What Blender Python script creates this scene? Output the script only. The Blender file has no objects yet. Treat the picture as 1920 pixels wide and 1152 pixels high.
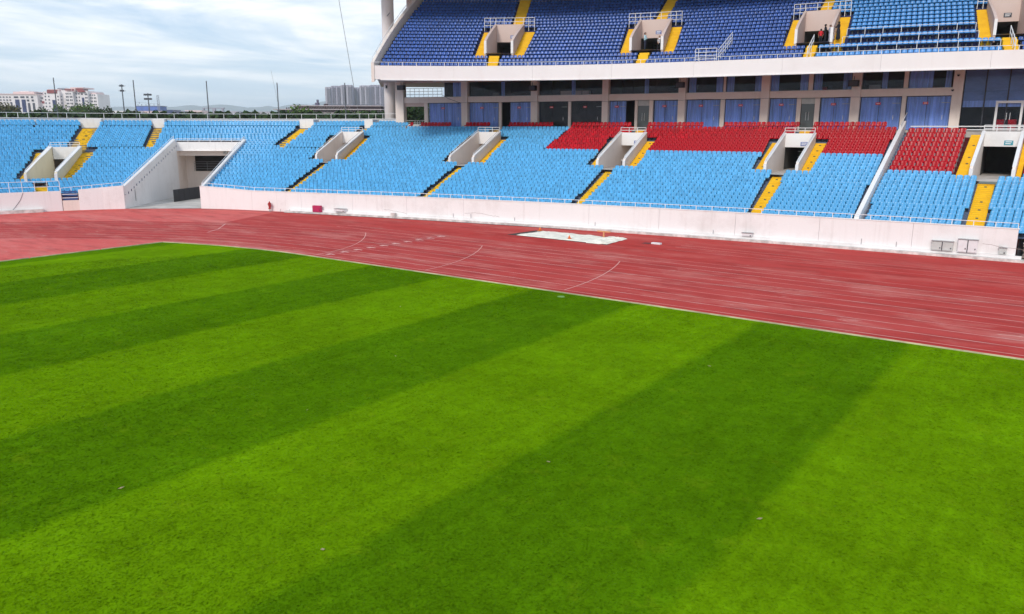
import bpy, math, random
import numpy as np
random.seed(7); rng = np.random.default_rng(7)
R_ = math.radians
# ------------------------------------------------------------------ camera, world, sun, exposure
scn = bpy.context.scene
col = scn.collection
PITCH, ROLL, HEAD = R_(12.81), R_(0.134), R_(-36.31)
CAM = (-0.86, 2.85, 8.14)
cam_d = bpy.data.cameras.new("camera"); cam = bpy.data.objects.new("camera", cam_d); col.objects.link(cam)
cam_d.sensor_width = 36.0; cam_d.lens = 36.0 * 1478 / 1920
cam_d.clip_start = 0.2; cam_d.clip_end = 40000
from mathutils import Vector, Matrix
_F = Vector((math.sin(HEAD) * math.cos(PITCH), math.cos(HEAD) * math.cos(PITCH), -math.sin(PITCH)))
_R0 = Vector((math.cos(HEAD), -math.sin(HEAD), 0)); _U0 = _R0.cross(_F)
_R = math.cos(ROLL) * _R0 + math.sin(ROLL) * _U0; _U = -math.sin(ROLL) * _R0 + math.cos(ROLL) * _U0
M = Matrix.Identity(4)
for i in range(3):
    M[i][0] = _R[i]; M[i][1] = _U[i]; M[i][2] = -_F[i]; M[i][3] = CAM[i]
cam.matrix_world = M
scn.camera = cam
scn.view_settings.view_transform = 'Standard'; scn.view_settings.look = 'None'
scn.view_settings.gamma = 1; scn.view_settings.exposure = 0.45; scn.view_settings.use_curve_mapping = False

SUN_EL, SUN_AZ = 33.0, 168.0          # azimuth clockwise from +Y (towards the stand)
sd = bpy.data.lights.new("sun", 'SUN'); sun = bpy.data.objects.new("sun", sd); col.objects.link(sun)
sd.energy = 1.5; sd.angle = R_(12); sd.color = (1.0, 0.93, 0.85)
sdir = Vector((math.sin(R_(SUN_AZ)) * math.cos(R_(SUN_EL)), math.cos(R_(SUN_AZ)) * math.cos(R_(SUN_EL)), math.sin(R_(SUN_EL))))
sun.rotation_euler = sdir.to_track_quat('Z', 'Y').to_euler(); sun.location = (0, 0, 60)

world = bpy.data.worlds.new("World"); scn.world = world; world.use_nodes = True
def build_world():
    nt = world.node_tree; nt.nodes.clear(); N = nt.nodes.new; L = nt.links.new
    out = N('ShaderNodeOutputWorld'); bg = N('ShaderNodeBackground'); L(bg.outputs[0], out.inputs[0])
    sky = N('ShaderNodeTexSky'); sky.sky_type = 'NISHITA'; sky.sun_disc = False
    sky.sun_elevation = R_(SUN_EL); sky.sun_rotation = R_(SUN_AZ); sky.altitude = 20; sky.dust_density = 1.5; sky.air_density = 1.0
    tc = N('ShaderNodeTexCoord'); sep = N('ShaderNodeSeparateXYZ'); L(tc.outputs['Generated'], sep.inputs[0])
    zc = N('ShaderNodeMath'); zc.operation = 'MAXIMUM'; zc.inputs[1].default_value = 0.0; L(sep.outputs[2], zc.inputs[0])
    za = N('ShaderNodeMath'); za.operation = 'ADD'; za.inputs[1].default_value = 0.07; L(zc.outputs[0], za.inputs[0])
    dx = N('ShaderNodeMath'); dx.operation = 'DIVIDE'; L(sep.outputs[0], dx.inputs[0]); L(za.outputs[0], dx.inputs[1])
    dy = N('ShaderNodeMath'); dy.operation = 'DIVIDE'; L(sep.outputs[1], dy.inputs[0]); L(za.outputs[0], dy.inputs[1])
    cb = N('ShaderNodeCombineXYZ'); L(dx.outputs[0], cb.inputs[0]); L(dy.outputs[0], cb.inputs[1])
    mp = N('ShaderNodeMapping'); mp.inputs['Scale'].default_value = (1.0, 0.7, 1); mp.inputs['Rotation'].default_value = (0, 0, R_(-20)); mp.inputs['Location'].default_value = (3.1, 1.7, 0)
    L(cb.outputs[0], mp.inputs[0])
    n1 = N('ShaderNodeTexNoise'); n1.inputs['Scale'].default_value = 0.55; n1.inputs['Detail'].default_value = 9; n1.inputs['Roughness'].default_value = 0.6; n1.inputs['Distortion'].default_value = 0.6
    L(mp.outputs[0], n1.inputs['Vector'])
    cr = N('ShaderNodeValToRGB'); cr.color_ramp.elements[0].position = 0.39; cr.color_ramp.elements[1].position = 0.56
    L(n1.outputs['Fac'], cr.inputs[0])
    n2 = N('ShaderNodeTexNoise'); n2.inputs['Scale'].default_value = 1.9; n2.inputs['Detail'].default_value = 6; L(mp.outputs[0], n2.inputs['Vector'])
    # cloud colour: bright white with greyer bellies
    cc = N('ShaderNodeMixRGB'); cc.inputs[1].default_value = (6.6, 7.4, 8.1, 1); cc.inputs[2].default_value = (9.9, 9.8, 9.8, 1)
    cr2 = N('ShaderNodeValToRGB'); cr2.color_ramp.elements[0].position = 0.35; cr2.color_ramp.elements[1].position = 0.6; L(n2.outputs['Fac'], cr2.inputs[0]); L(cr2.outputs[0], cc.inputs[0])
    # thin veil over the clear sky, paler to the horizon
    veil = N('ShaderNodeMixRGB'); veil.inputs[0].default_value = 0.8; veil.inputs[2].default_value = (3.7, 5.5, 7.6, 1); L(sky.outputs[0], veil.inputs[1])
    mx = N('ShaderNodeMixRGB'); L(cr.outputs[0], mx.inputs[0]); L(veil.outputs[0], mx.inputs[1]); L(cc.outputs[0], mx.inputs[2])
    # haze at the horizon keeps the lowest few degrees even
    hz = N('ShaderNodeMapRange'); hz.inputs['From Min'].default_value = 0.0; hz.inputs['From Max'].default_value = 0.13; hz.inputs['To Min'].default_value = 0.85; hz.inputs['To Max'].default_value = 0.0
    L(zc.outputs[0], hz.inputs[0])
    mh = N('ShaderNodeMixRGB'); mh.inputs[2].default_value = (6.0, 7.2, 7.9, 1); L(hz.outputs[0], mh.inputs[0]); L(mx.outputs[0], mh.inputs[1])
    L(mh.outputs[0], bg.inputs[0]); bg.inputs[1].default_value = 0.1
build_world()

# ------------------------------------------------------------------ helpers
def tag(o, label=None, cat=None, group=None, kind=None):
    if label: o['label'] = label
    if cat: o['category'] = cat
    if group: o['group'] = group
    if kind: o['kind'] = kind
    return o
def empty(name, loc=(0, 0, 0), label=None, cat=None, group=None):
    o = bpy.data.objects.new(name, None); col.objects.link(o); o.location = loc; o.empty_display_size = 0.2
    return tag(o, label, cat, group)
class MB:
    """collects polygons and turns them into one mesh object"""
    def __init__(s): s.v = []; s.f = []; s.m = []
    def poly(s, pts, mi=0):
        b = len(s.v); s.v += [tuple(map(float, p)) for p in pts]; s.f.append(tuple(range(b, b + len(pts)))); s.m.append(mi)
    def hexa(s, p, mi=0):
        b = len(s.v); s.v += [tuple(map(float, q)) for q in p]
        for q in ((0, 3, 2, 1), (4, 5, 6, 7), (0, 1, 5, 4), (1, 2, 6, 5), (2, 3, 7, 6), (3, 0, 4, 7)):
            s.f.append(tuple(b + k for k in q)); s.m.append(mi)
    def box(s, a, b, mi=0):
        x0, y0, z0 = a; x1, y1, z1 = b
        s.hexa([(x0, y0, z0), (x1, y0, z0), (x1, y1, z0), (x0, y1, z0), (x0, y0, z1), (x1, y0, z1), (x1, y1, z1), (x0, y1, z1)], mi)
    def prism(s, pts, off, mi=0):
        """polygon pts extruded by vector off"""
        n = len(pts); b = len(s.v); s.v += [tuple(map(float, p)) for p in pts] + [tuple(float(p[k] + off[k]) for k in range(3)) for p in pts]
        s.f.append(tuple(range(b, b + n))); s.f.append(tuple(range(b + 2 * n - 1, b + n - 1, -1)))
        s.m += [mi, mi]
        for k in range(n):
            s.f.append((b + k, b + n + k, b + n + (k + 1) % n, b + (k + 1) % n)); s.m.append(mi)
    def bar(s, p, q, r=0.025, n=6, mi=0):
        p = Vector(p); q = Vector(q); d = (q - p)
        if d.length < 1e-6: return
        d.normalize(); a = d.cross(Vector((0, 0, 1)) if abs(d.z) < 0.9 else Vector((1, 0, 0))).normalized(); c = d.cross(a)
        b = len(s.v)
        for e in (p, q):
            for k in range(n):
                t = 2 * math.pi * (k + .5) / n; s.v.append(tuple(e + a * (r * math.cos(t)) + c * (r * math.sin(t))))
        for k in range(n):
            s.f.append((b + k, b + (k + 1) % n, b + n + (k + 1) % n, b + n + k)); s.m.append(mi)
        s.f.append(tuple(range(b + n - 1, b - 1, -1))); s.f.append(tuple(range(b + n, b + 2 * n))); s.m += [mi, mi]
    def path(s, pts, r=0.025, n=6):
        for a, b in zip(pts[:-1], pts[1:]): s.bar(a, b, r, n)
    def cyl(s, c, r0, r1, h, n=20, mi=0):
        x, y, z = c; b = len(s.v)
        for (rr, zz) in ((r0, z), (r1, z + h)):
            for k in range(n):
                t = 2 * math.pi * k / n; s.v.append((x + rr * math.cos(t), y + rr * math.sin(t), zz))
        for k in range(n):
            s.f.append((b + k, b + (k + 1) % n, b + n + (k + 1) % n, b + n + k)); s.m.append(mi)
        s.f.append(tuple(range(b + n - 1, b - 1, -1))); s.f.append(tuple(range(b + n, b + 2 * n))); s.m += [mi, mi]
    def mesh(s, name, mats):
        me = bpy.data.meshes.new(name); me.from_pydata(s.v, [], s.f)
        for m in (mats if isinstance(mats, (list, tuple)) else [mats]): me.materials.append(m)
        if any(s.m): me.polygons.foreach_set('material_index', s.m)
        me.update(); return me
    def build(s, name, mats, parent=None, smooth=False):
        me = s.mesh(name, mats)
        if smooth: me.polygons.foreach_set('use_smooth', [True] * len(me.polygons))
        return link(name, me, parent)
def link(name, me, parent=None):
    o = bpy.data.objects.new(name, me); col.objects.link(o)
    if parent is not None:
        o.parent = parent; o.matrix_parent_inverse = Matrix.Translation(-Vector(parent.location))
    return o

# ------------------------------------------------------------------ materials
MATS = {}
def mat(name, c, rough=0.7, var=0.0, vscale=1.0, c2=None, bump=0.0, bscale=20.0, spec=0.4, stretch=(1, 1, 1), metal=0.0, detail=4, coords='Object', lo=0.35, hi=0.65):
    m = bpy.data.materials.new(name); m.use_nodes = True; nt = m.node_tree; P = nt.nodes['Principled BSDF']
    P.inputs['Base Color'].default_value = (*c, 1); P.inputs['Roughness'].default_value = rough
    P.inputs['Specular IOR Level'].default_value = spec; P.inputs['Metallic'].default_value = metal
    N = nt.nodes.new; L = nt.links.new
    if var or c2 or bump:
        tc = N('ShaderNodeTexCoord'); mp = N('ShaderNodeMapping'); mp.inputs['Scale'].default_value = stretch
        L(tc.outputs[coords], mp.inputs[0])
    if var or c2:
        n = N('ShaderNodeTexNoise'); n.inputs['Scale'].default_value = vscale; n.inputs['Detail'].default_value = detail; n.inputs['Roughness'].default_value = 0.6
        L(mp.outputs[0], n.inputs['Vector'])
        cr = N('ShaderNodeValToRGB'); cr.color_ramp.elements[0].position = lo; cr.color_ramp.elements[1].position = hi
        ca = tuple(x * (1 - var) for x in c); cb = c2 if c2 else tuple(min(1, x * (1 + var)) for x in c)
        cr.color_ramp.elements[0].color = (*ca, 1); cr.color_ramp.elements[1].color = (*cb, 1)
        L(n.outputs['Fac'], cr.inputs[0]); L(cr.outputs[0], P.inputs['Base Color'])
    if bump:
        n = N('ShaderNodeTexNoise'); n.inputs['Scale'].default_value = bscale; n.inputs['Detail'].default_value = 5
        L(mp.outputs[0], n.inputs['Vector']); b = N('ShaderNodeBump'); b.inputs['Strength'].default_value = bump; b.inputs['Distance'].default_value = 0.05
        L(n.outputs['Fac'], b.inputs['Height']); L(b.outputs[0], P.inputs['Normal'])
    MATS[name] = m; return m

def wall_paint(name, c, stain=(0.5, 0.44, 0.4), amount=0.5, rough=0.75, streak=0.6):
    """painted concrete: faint blotches, vertical rain streaks"""
    m = bpy.data.materials.new(name); m.use_nodes = True; nt = m.node_tree; P = nt.nodes['Principled BSDF']; N = nt.nodes.new; L = nt.links.new
    P.inputs['Roughness'].default_value = rough; P.inputs['Specular IOR Level'].default_value = 0.3
    tc = N('ShaderNodeTexCoord')
    n1 = N('ShaderNodeTexNoise'); n1.inputs['Scale'].default_value = 0.35; n1.inputs['Detail'].default_value = 8; n1.inputs['Roughness'].default_value = 0.7; L(tc.outputs['Object'], n1.inputs['Vector'])
    mp = N('ShaderNodeMapping'); mp.inputs['Scale'].default_value = (2.2, 2.2, 0.12); L(tc.outputs['Object'], mp.inputs[0])
    n2 = N('ShaderNodeTexNoise'); n2.inputs['Scale'].default_value = 1.6; n2.inputs['Detail'].default_value = 6; L(mp.outputs[0], n2.inputs['Vector'])
    r1 = N('ShaderNodeMapRange'); r1.inputs['From Min'].default_value = 0.5; r1.inputs['From Max'].default_value = 0.8; r1.inputs['To Max'].default_value = amount; L(n1.outputs['Fac'], r1.inputs[0])
    r2 = N('ShaderNodeMapRange'); r2.inputs['From Min'].default_value = 0.55; r2.inputs['From Max'].default_value = 0.85; r2.inputs['To Max'].default_value = amount * streak; L(n2.outputs['Fac'], r2.inputs[0])
    ad = N('ShaderNodeMath'); ad.operation = 'ADD'; ad.use_clamp = True; L(r1.outputs[0], ad.inputs[0]); L(r2.outputs[0], ad.inputs[1])
    mx = N('ShaderNodeMixRGB'); mx.inputs[1].default_value = (*c, 1); mx.inputs[2].default_value = (*stain, 1); L(ad.outputs[0], mx.inputs[0]); L(mx.outputs[0], P.inputs['Base Color'])
    MATS[name] = m; return m

white_wall = wall_paint('white_wall_paint', (0.82, 0.80, 0.79), (0.46, 0.41, 0.38), 0.42)
fascia_paint = wall_paint('fascia_paint', (0.85, 0.795, 0.775), (0.6, 0.5, 0.46), 0.22)
cream_wall = wall_paint('cream_wall_paint', (0.82, 0.72, 0.65), (0.45, 0.38, 0.33), 0.35)
peach_wall = wall_paint('peach_wall_paint', (0.66, 0.52, 0.47), (0.4, 0.3, 0.27), 0.25)
tan_wall = wall_paint('aged_cream_paint', (0.76, 0.69, 0.52), (0.4, 0.34, 0.25), 0.45)
terrace_mat = mat('blue_grey_terrace', (0.10, 0.13, 0.20), 0.85, 0.3, 1.2)
concrete = mat('terrace_concrete', (0.30, 0.27, 0.25), 0.85, 0.25, 1.2, bump=0.3, bscale=8)
navy_terrace = mat('navy_terrace_paint', (0.018, 0.03, 0.12), 0.8, 0.25, 1.5)
red_terrace = mat('dark_red_terrace_paint', (0.09, 0.004, 0.008), 0.8, 0.25, 1.5)
dark_step_shade = mat('dark_step_and_shade_paint', (0.05, 0.055, 0.11), 0.8, 0.2, 2)  # own colour of the dark row steps, also the painted seat shade
ledge = mat('ledge_concrete', (0.62, 0.58, 0.55), 0.85, 0.3, 1.5, bump=0.3)
floor_conc = mat('floor_concrete', (0.50, 0.46, 0.42), 0.85, 0.2, 0.6)
yellow = mat('yellow_step_paint', (0.78, 0.44, 0.005), 0.65, 0.0, 1.3, c2=(0.86, 0.53, 0.01), bump=0.15)
yellow_worn = mat('worn_yellow_step_paint', (0.62, 0.38, 0.01), 0.75, 0.45, 2.6, c2=(0.80, 0.50, 0.015), bump=0.2, lo=0.3, hi=0.5)
white_metal = mat('white_rail_paint', (0.80, 0.80, 0.80), 0.45)
grey_metal = mat('grey_metal', (0.35, 0.35, 0.36), 0.4, metal=0.6)
dark_metal = mat('dark_metal', (0.06, 0.065, 0.08), 0.5)
black = mat('black_plastic', (0.012, 0.012, 0.014), 0.5)
blue_seat = mat('light_blue_seat_plastic', (0.078, 0.36, 0.65), 0.28, 0.18, 2.3, spec=0.32, detail=2)
red_seat = mat('red_seat_plastic', (0.42, 0.001, 0.010), 0.22, 0.3, 2.3, spec=0.16, detail=2)
navy_seat = mat('navy_blue_seat_plastic', (0.036, 0.10, 0.36), 0.28, 0.35, 2.3, spec=0.3, detail=3)
mid_seat = mat('sky_blue_seat_plastic', (0.05, 0.25, 0.60), 0.3, 0.15, 0.9, spec=0.3, detail=2)
curtain_mat = mat('blue_curtain_cloth', (0.27, 0.42, 0.80), 0.8, 0.25, 1.5, stretch=(3, 3, 0.2))
blind_mat = mat('blue_blind_cloth', (0.15, 0.24, 0.46), 0.7, 0.12, 1.2, stretch=(1, 1, 2))
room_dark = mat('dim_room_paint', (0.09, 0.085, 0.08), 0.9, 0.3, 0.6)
red_plate = mat('red_sign', (0.75, 0.03, 0.03), 0.5)
blue_plate = mat('blue_sign', (0.16, 0.20, 0.42), 0.5)
teal_plate = mat('teal_sign', (0.05, 0.30, 0.38), 0.5)
white_print = mat('white_print', (0.8, 0.8, 0.82), 0.5)
grey_box = mat('pale_grey_metal_paint', (0.52, 0.55, 0.53), 0.5, 0.08, 3)
wood_old = mat('weathered_wood', (0.22, 0.18, 0.155), 0.85, 0.35, 3, stretch=(1, 1, 6))

def glass_material(name, tint=(0.02, 0.025, 0.03), clear=0.75, rough=0.03):
    m = bpy.data.materials.new(name); m.use_nodes = True; nt = m.node_tree; nt.nodes.clear(); N = nt.nodes.new; L = nt.links.new
    o = N('ShaderNodeOutputMaterial'); mx = N('ShaderNodeMixShader'); t = N('ShaderNodeBsdfTransparent'); g = N('ShaderNodeBsdfGlossy'); fr = N('ShaderNodeFresnel'); fr.inputs[0].default_value = 1.22
    t.inputs[0].default_value = (clear, clear, clear * 1.03, 1); g.inputs['Roughness'].default_value = rough; g.inputs[0].default_value = (0.9, 0.93, 1, 1)
    L(fr.outputs[0], mx.inputs[0]); L(t.outputs[0], mx.inputs[1]); L(g.outputs[0], mx.inputs[2]); L(mx.outputs[0], o.inputs[0]); MATS[name] = m; return m
glass = glass_material('window_glass', clear=0.96)

# ------------------------------------------------------------------ ground surfaces
def grass_material():
    m = bpy.data.materials.new('mown_grass'); m.use_nodes = True; nt = m.node_tree; P = nt.nodes['Principled BSDF']; N = nt.nodes.new; L = nt.links.new
    P.inputs['Roughness'].default_value = 0.95; P.inputs['Specular IOR Level'].default_value = 0.0
    tc = N('ShaderNodeTexCoord'); sp = N('ShaderNodeSeparateXYZ'); 
    wn = N('ShaderNodeTexNoise'); wn.inputs['Scale'].default_value = 0.8; wn.inputs['Detail'].default_value = 5; L(tc.outputs['Object'], wn.inputs['Vector'])
    wv = N('ShaderNodeVectorMath'); wv.operation = 'MULTIPLY_ADD'; wv.inputs[1].default_value = (0.5, 0.5, 0); wv.inputs[2].default_value = (-0.25, -0.25, 0); L(wn.outputs['Color'], wv.inputs[0])
    ad = N('ShaderNodeVectorMath'); ad.operation = 'ADD'; L(tc.outputs['Object'], ad.inputs[0]); L(wv.outputs[0], ad.inputs[1]); L(ad.outputs[0], sp.inputs[0])
    # alternate mowing stripes 5.92 m wide across the field (blades laid the other way, their sheen put into two greens)
    a = N('ShaderNodeMath'); a.operation = 'MULTIPLY_ADD'; a.inputs[1].default_value = math.pi / 5.92; a.inputs[2].default_value = math.pi * 5.85 / 5.92; L(sp.outputs[0], a.inputs[0])
    s = N('ShaderNodeMath'); s.operation = 'SINE'; L(a.outputs[0], s.inputs[0])
    r = N('ShaderNodeMapRange'); r.inputs['From Min'].default_value = -0.10; r.inputs['From Max'].default_value = 0.10; L(s.outputs[0], r.inputs[0])
    base = N('ShaderNodeMixRGB'); base.inputs[1].default_value = (0.077, 0.176, 0.0018, 1); base.inputs[2].default_value = (0.124, 0.246, 0.0020, 1); L(r.outputs[0], base.inputs[0])
    def noise(scale, stretch, det=6, rough=0.65):
        mp = N('ShaderNodeMapping'); mp.inputs['Scale'].default_value = stretch; L(tc.outputs['Object'], mp.inputs[0])
        n = N('ShaderNodeTexNoise'); n.inputs['Scale'].default_value = scale; n.inputs['Detail'].default_value = det; n.inputs['Roughness'].default_value = rough; L(mp.outputs[0], n.inputs['Vector']); return n
    def modulate(src, n, lo, hi, a, b, tint=None):
        mr = N('ShaderNodeMapRange'); mr.inputs['From Min'].default_value = lo; mr.inputs['From Max'].default_value = hi; mr.inputs['To Min'].default_value = a; mr.inputs['To Max'].default_value = b; L(n.outputs['Fac'], mr.inputs[0])
        mm = N('ShaderNodeMixRGB'); mm.blend_type = 'MULTIPLY'; mm.inputs[0].default_value = 1
        L(src.outputs[0], mm.inputs[1]); L(mr.outputs[0], mm.inputs[2]); return mm
    x = modulate(base, noise(0.25, (1, 1, 1)), 0.3, 0.7, 0.80, 1.18)
    x = modulate(x, noise(1.3, (1, 1, 1), 6, .7), 0.3, 0.7, 0.86, 1.14)
    x = modulate(x, noise(3.4, (1.2, .8, 1), 8, 0.75), 0.3, 0.7, 0.82, 1.18)
    x = modulate(x, noise(18.0, (1, 1, 1), 6, 0.8), 0.32, 0.68, 0.90, 1.10)
    # individual mower passes inside the light stripes
    x = modulate(x, noise(1.1, (2.2, 0.10, 1), 3), 0.35, 0.65, 0.94, 1.06)
    # yellowed patches
    yn = noise(0.9, (1, 1, 1), 7, 0.75); ym = N('ShaderNodeMapRange'); ym.inputs['From Min'].default_value = 0.56; ym.inputs['From Max'].default_value = 0.78; ym.inputs['To Max'].default_value = 0.45; L(yn.outputs['Fac'], ym.inputs[0])
    yy = N('ShaderNodeMixRGB'); yy.inputs[2].default_value = (0.23, 0.31, 0.008, 1); L(ym.outputs[0], yy.inputs[0]); L(x.outputs[0], yy.inputs[1])
    # thin dark spots
    dn = noise(3.2, (1, 1.8, 1), 6, 0.8); dm = N('ShaderNodeMapRange'); dm.inputs['From Min'].default_value = 0.66; dm.inputs['From Max'].default_value = 0.8; dm.inputs['To Max'].default_value = 0.75; L(dn.outputs['Fac'], dm.inputs[0])
    dd = N('ShaderNodeMixRGB'); dd.inputs[2].default_value = (0.03, 0.07, 0.006, 1); L(dm.outputs[0], dd.inputs[0]); L(yy.outputs[0], dd.inputs[1])
    L(dd.outputs[0], P.inputs['Base Color'])
    b = N('ShaderNodeBump'); b.inputs['Strength'].default_value = 0.35; b.inputs['Distance'].default_value = 0.02; bn = noise(26, (1, 1, 1), 6, 0.8); L(bn.outputs['Fac'], b.inputs['Height']); L(b.outputs[0], P.inputs['Normal'])
    return m
def track_material(name, c, pale, worn):
    m = bpy.data.materials.new(name); m.use_nodes = True; nt = m.node_tree; P = nt.nodes['Principled BSDF']; N = nt.nodes.new; L = nt.links.new
    P.inputs['Roughness'].default_value = 0.85; P.inputs['Specular IOR Level'].default_value = 0.2
    tc = N('ShaderNodeTexCoord')
    def noise(scale, stretch, det=6, rough=0.6):
        mp = N('ShaderNodeMapping'); mp.inputs['Scale'].default_value = stretch; L(tc.outputs['Object'], mp.inputs[0])
        n = N('ShaderNodeTexNoise'); n.inputs['Scale'].default_value = scale; n.inputs['Detail'].default_value = det; n.inputs['Roughness'].default_value = rough; L(mp.outputs[0], n.inputs['Vector']); return n
    def mask(n, lo, hi, to):
        r = N('ShaderNodeMapRange'); r.inputs['From Min'].default_value = lo; r.inputs['From Max'].default_value = hi; r.inputs['To Max'].default_value = to; L(n.outputs['Fac'], r.inputs[0]); return r
    def mix(f, a, c):
        x = N('ShaderNodeMixRGB'); L(f.outputs[0], x.inputs[0]); x.inputs[2].default_value = (*c, 1)
        if isinstance(a, tuple): x.inputs[1].default_value = (*a, 1)
        else: L(a.outputs[0], x.inputs[1])
        return x
    x = mix(mask(noise(0.16, (0.5, 1.5, 1)), 0.35, 0.65, 0.9), c, pale)
    x = mix(mask(noise(0.5, (0.5, 2.0, 1), 7, 0.7), 0.48, 0.70, 0.8), x, tuple(v * 0.58 for v in c))
    x = mix(mask(noise(0.20, (0.7, 2.0, 1), 8, 0.72), 0.50, 0.74, worn), x, (0.68, 0.30, 0.25))
    x = mix(mask(noise(0.33, (0.8, 2.4, 1), 9, 0.78), 0.60, 0.74, worn * 1.2), x, (0.82, 0.60, 0.52))
    x = mix(mask(noise(1.7, (0.6, 1.6, 1), 8, 0.8), 0.56, 0.75, worn * .5), x, tuple(v * 0.5 for v in c))
    x = mix(mask(noise(14, (1, 1, 1), 4, 0.7), 0.35, 0.7, 0.22), x, tuple(v * 0.55 for v in c))
    L(x.outputs[0], P.inputs['Base Color'])
    b = N('ShaderNodeBump'); b.inputs['Strength'].default_value = 0.25; b.inputs['Distance'].default_value = 0.01; bn = noise(60, (1, 1, 1), 3); L(bn.outputs['Fac'], b.inputs['Height']); L(b.outputs[0], P.inputs['Normal'])
    return m
grass_mat = grass_material()
lane_mat = track_material('track_rubber', (0.47, 0.038, 0.031), (0.51, 0.066, 0.056), 0.62)
apron_mat = track_material('apron_rubber', (0.49, 0.032, 0.026), (0.50, 0.055, 0.046), 0.4)
dzone_mat = track_material('end_zone_rubber', (0.64, 0.09, 0.078), (0.68, 0.14, 0.12), 0.6)

def sheet(name, pts, z, m, kind='structure'):
    b = MB(); b.poly([(x, y, z) for x, y in pts]); o = b.build(name, m)
    return tag(o, kind=kind)
earth = mat('city_ground', (0.16, 0.17, 0.13), 0.95, 0.35, 0.01)
def build_ground():
    b = MB(); b.poly([(-16000, -16000, -0.3), (16000, -16000, -0.3), (16000, 16000, -0.3), (-16000, 16000, -0.3)]); tag(b.build('ground', earth), kind='structure')
    # red apron that fills the bowl; end zone behind the corner of the grass
    sheet('track_apron', [(-105, -75), (70, -75), (70, 75), (-105, 75)], -0.012, apron_mat)
    arc = [(-42.2 + 47.6 * math.cos(t), 47.6 * math.sin(t)) for t in np.linspace(R_(90), R_(270), 60)]
    outer = [(-42.2 + 60 * math.cos(t), 60 * math.sin(t)) for t in np.linspace(R_(270), R_(98), 60)]
    b = MB(); n = len(arc)
    ins = [(-42.2 + 36.4 * math.cos(t), 36.4 * math.sin(t)) for t in np.linspace(R_(90), R_(270), 60)]
    rr = [(-42.2 + 58.5 * math.cos(t), 58.5 * math.sin(t)) for t in np.linspace(R_(90), R_(270), 60)]
    for k in range(8, n - 1): b.poly([(*arc[k], -0.008), (*arc[k + 1], -0.008), (*rr[k + 1], -0.008), (*rr[k], -0.008)])
    b.poly([(x, y, -0.008) for x, y in ins] + [(-42.2, -36.4, -0.008)])
    tag(b.build('end_zone', dzone_mat), kind='structure')
    b = MB()
    for k in range(n - 1): b.poly([(*ins[k], -0.004), (*ins[k + 1], -0.004), (*arc[k + 1], -0.004), (*arc[k], -0.004)])
    b.poly([(-42.2, 36.4, -0.004), (-42.2, 48.75, -0.004), (62, 48.75, -0.004), (62, 36.4, -0.004)][::-1])
    b.poly([(-42.2, -36.4, -0.004), (-42.2, -47.6, -0.004), (62, -47.6, -0.004), (62, -36.4, -0.004)])
    tag(b.build('running_track', lane_mat), kind='structure')
    # the grass: touchlines on y = +-35.8, rounded corners, ends at x = +-54.8
    r = 35.8; tc = math.acos(-12.6 / r)
    q = [(-42.2 + r * math.cos(t), r * math.sin(t)) for t in np.linspace(R_(90), tc, 14)]
    pts = [(54.8, 33.5), (42.2, r)] + q + [(-54.8, 20)] + [(-54.8, -20)] + [(x, -y) for x, y in q[::-1]] + [(42.2, -r), (54.8, -33.5)]
    b = MB(); gx = sorted(set([p[0] for p in pts]))
    b.poly([(x, y, 0.0) for x, y in pts]); b.poly([(x * 1.0005, y * 1.0005, 0.0) for x, y in pts[:2]] + [(pts[1][0], pts[1][1], -0.02), (pts[0][0], pts[0][1], -0.02)])
    tag(b.build('grass_pitch', grass_mat), kind='structure')
    # pale kerb round the grass
    kp = [(54.8, 33.5), (42.2, r)] + q + [(-54.85, 0.0)]
    km = mat('kerb_stone', (0.50, 0.43, 0.27), 0.8, 0.3, 0.8)
    e = empty('grass_kerb', (0, r, 0), 'thin pale kerb along the edge of the grass', 'kerb')
    kp2 = [(54, r), (42.2, r)]; 
    run = []; xs = np.linspace(52, -42.2, 48)
    for k in range(47): run.append([(xs[k], r), (xs[k + 1], r)])
    for k in range(len(q) - 1): run.append([q[k], q[k + 1]])
    for k in range(7): y0 = q[-1][1] - k * 4.5; run.append([(-54.8, y0), (-54.8, y0 - 4.4)])
    for a, c in run:
        b = MB(); a = Vector((*a, 0)); c = Vector((*c, 0)); d = (c - a).normalized(); nn = Vector((-d.y, d.x, 0)); nn = -nn if nn.dot(a) < 0 else nn
        c2 = c - d * 0.015
        b.hexa([a, c2, c2 + nn * 0.06, a + nn * 0.06] + [v + Vector((0, 0, 0.05)) for v in (a, c2, c2 + nn * 0.06, a + nn * 0.06)]); b.build('kerb_stone', km, e)
build_ground()
paint_mat = mat('worn_white_line', (0.64, 0.26, 0.23), 0.8, 0.0, 1.5, c2=(0.76, 0.52, 0.48), stretch=(0.4, 1, 1), lo=0.35, hi=0.6)
paint_pink = mat('worn_pink_line', (0.64, 0.20, 0.18), 0.8, 0.0, 1.2, c2=(0.72, 0.38, 0.35), stretch=(0.4, 1, 1))
def strip(name, pts, w, z, m):
    b = MB(); P = [Vector((x, y, 0)) for x, y in pts]
    nrm = []
    for k in range(len(P)):
        d = (P[min(k + 1, len(P) - 1)] - P[max(k - 1, 0)]).normalized(); nrm.append(Vector((-d.y, d.x, 0)) * w / 2)
    for k in range(len(P) - 1):
        b.poly([tuple(P[k] - nrm[k] + Vector((0, 0, z))), tuple(P[k + 1] - nrm[k + 1] + Vector((0, 0, z))), tuple(P[k + 1] + nrm[k + 1] + Vector((0, 0, z))), tuple(P[k] + nrm[k] + Vector((0, 0, z)))])
    return tag(b.build(name, m), kind='structure')
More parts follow.
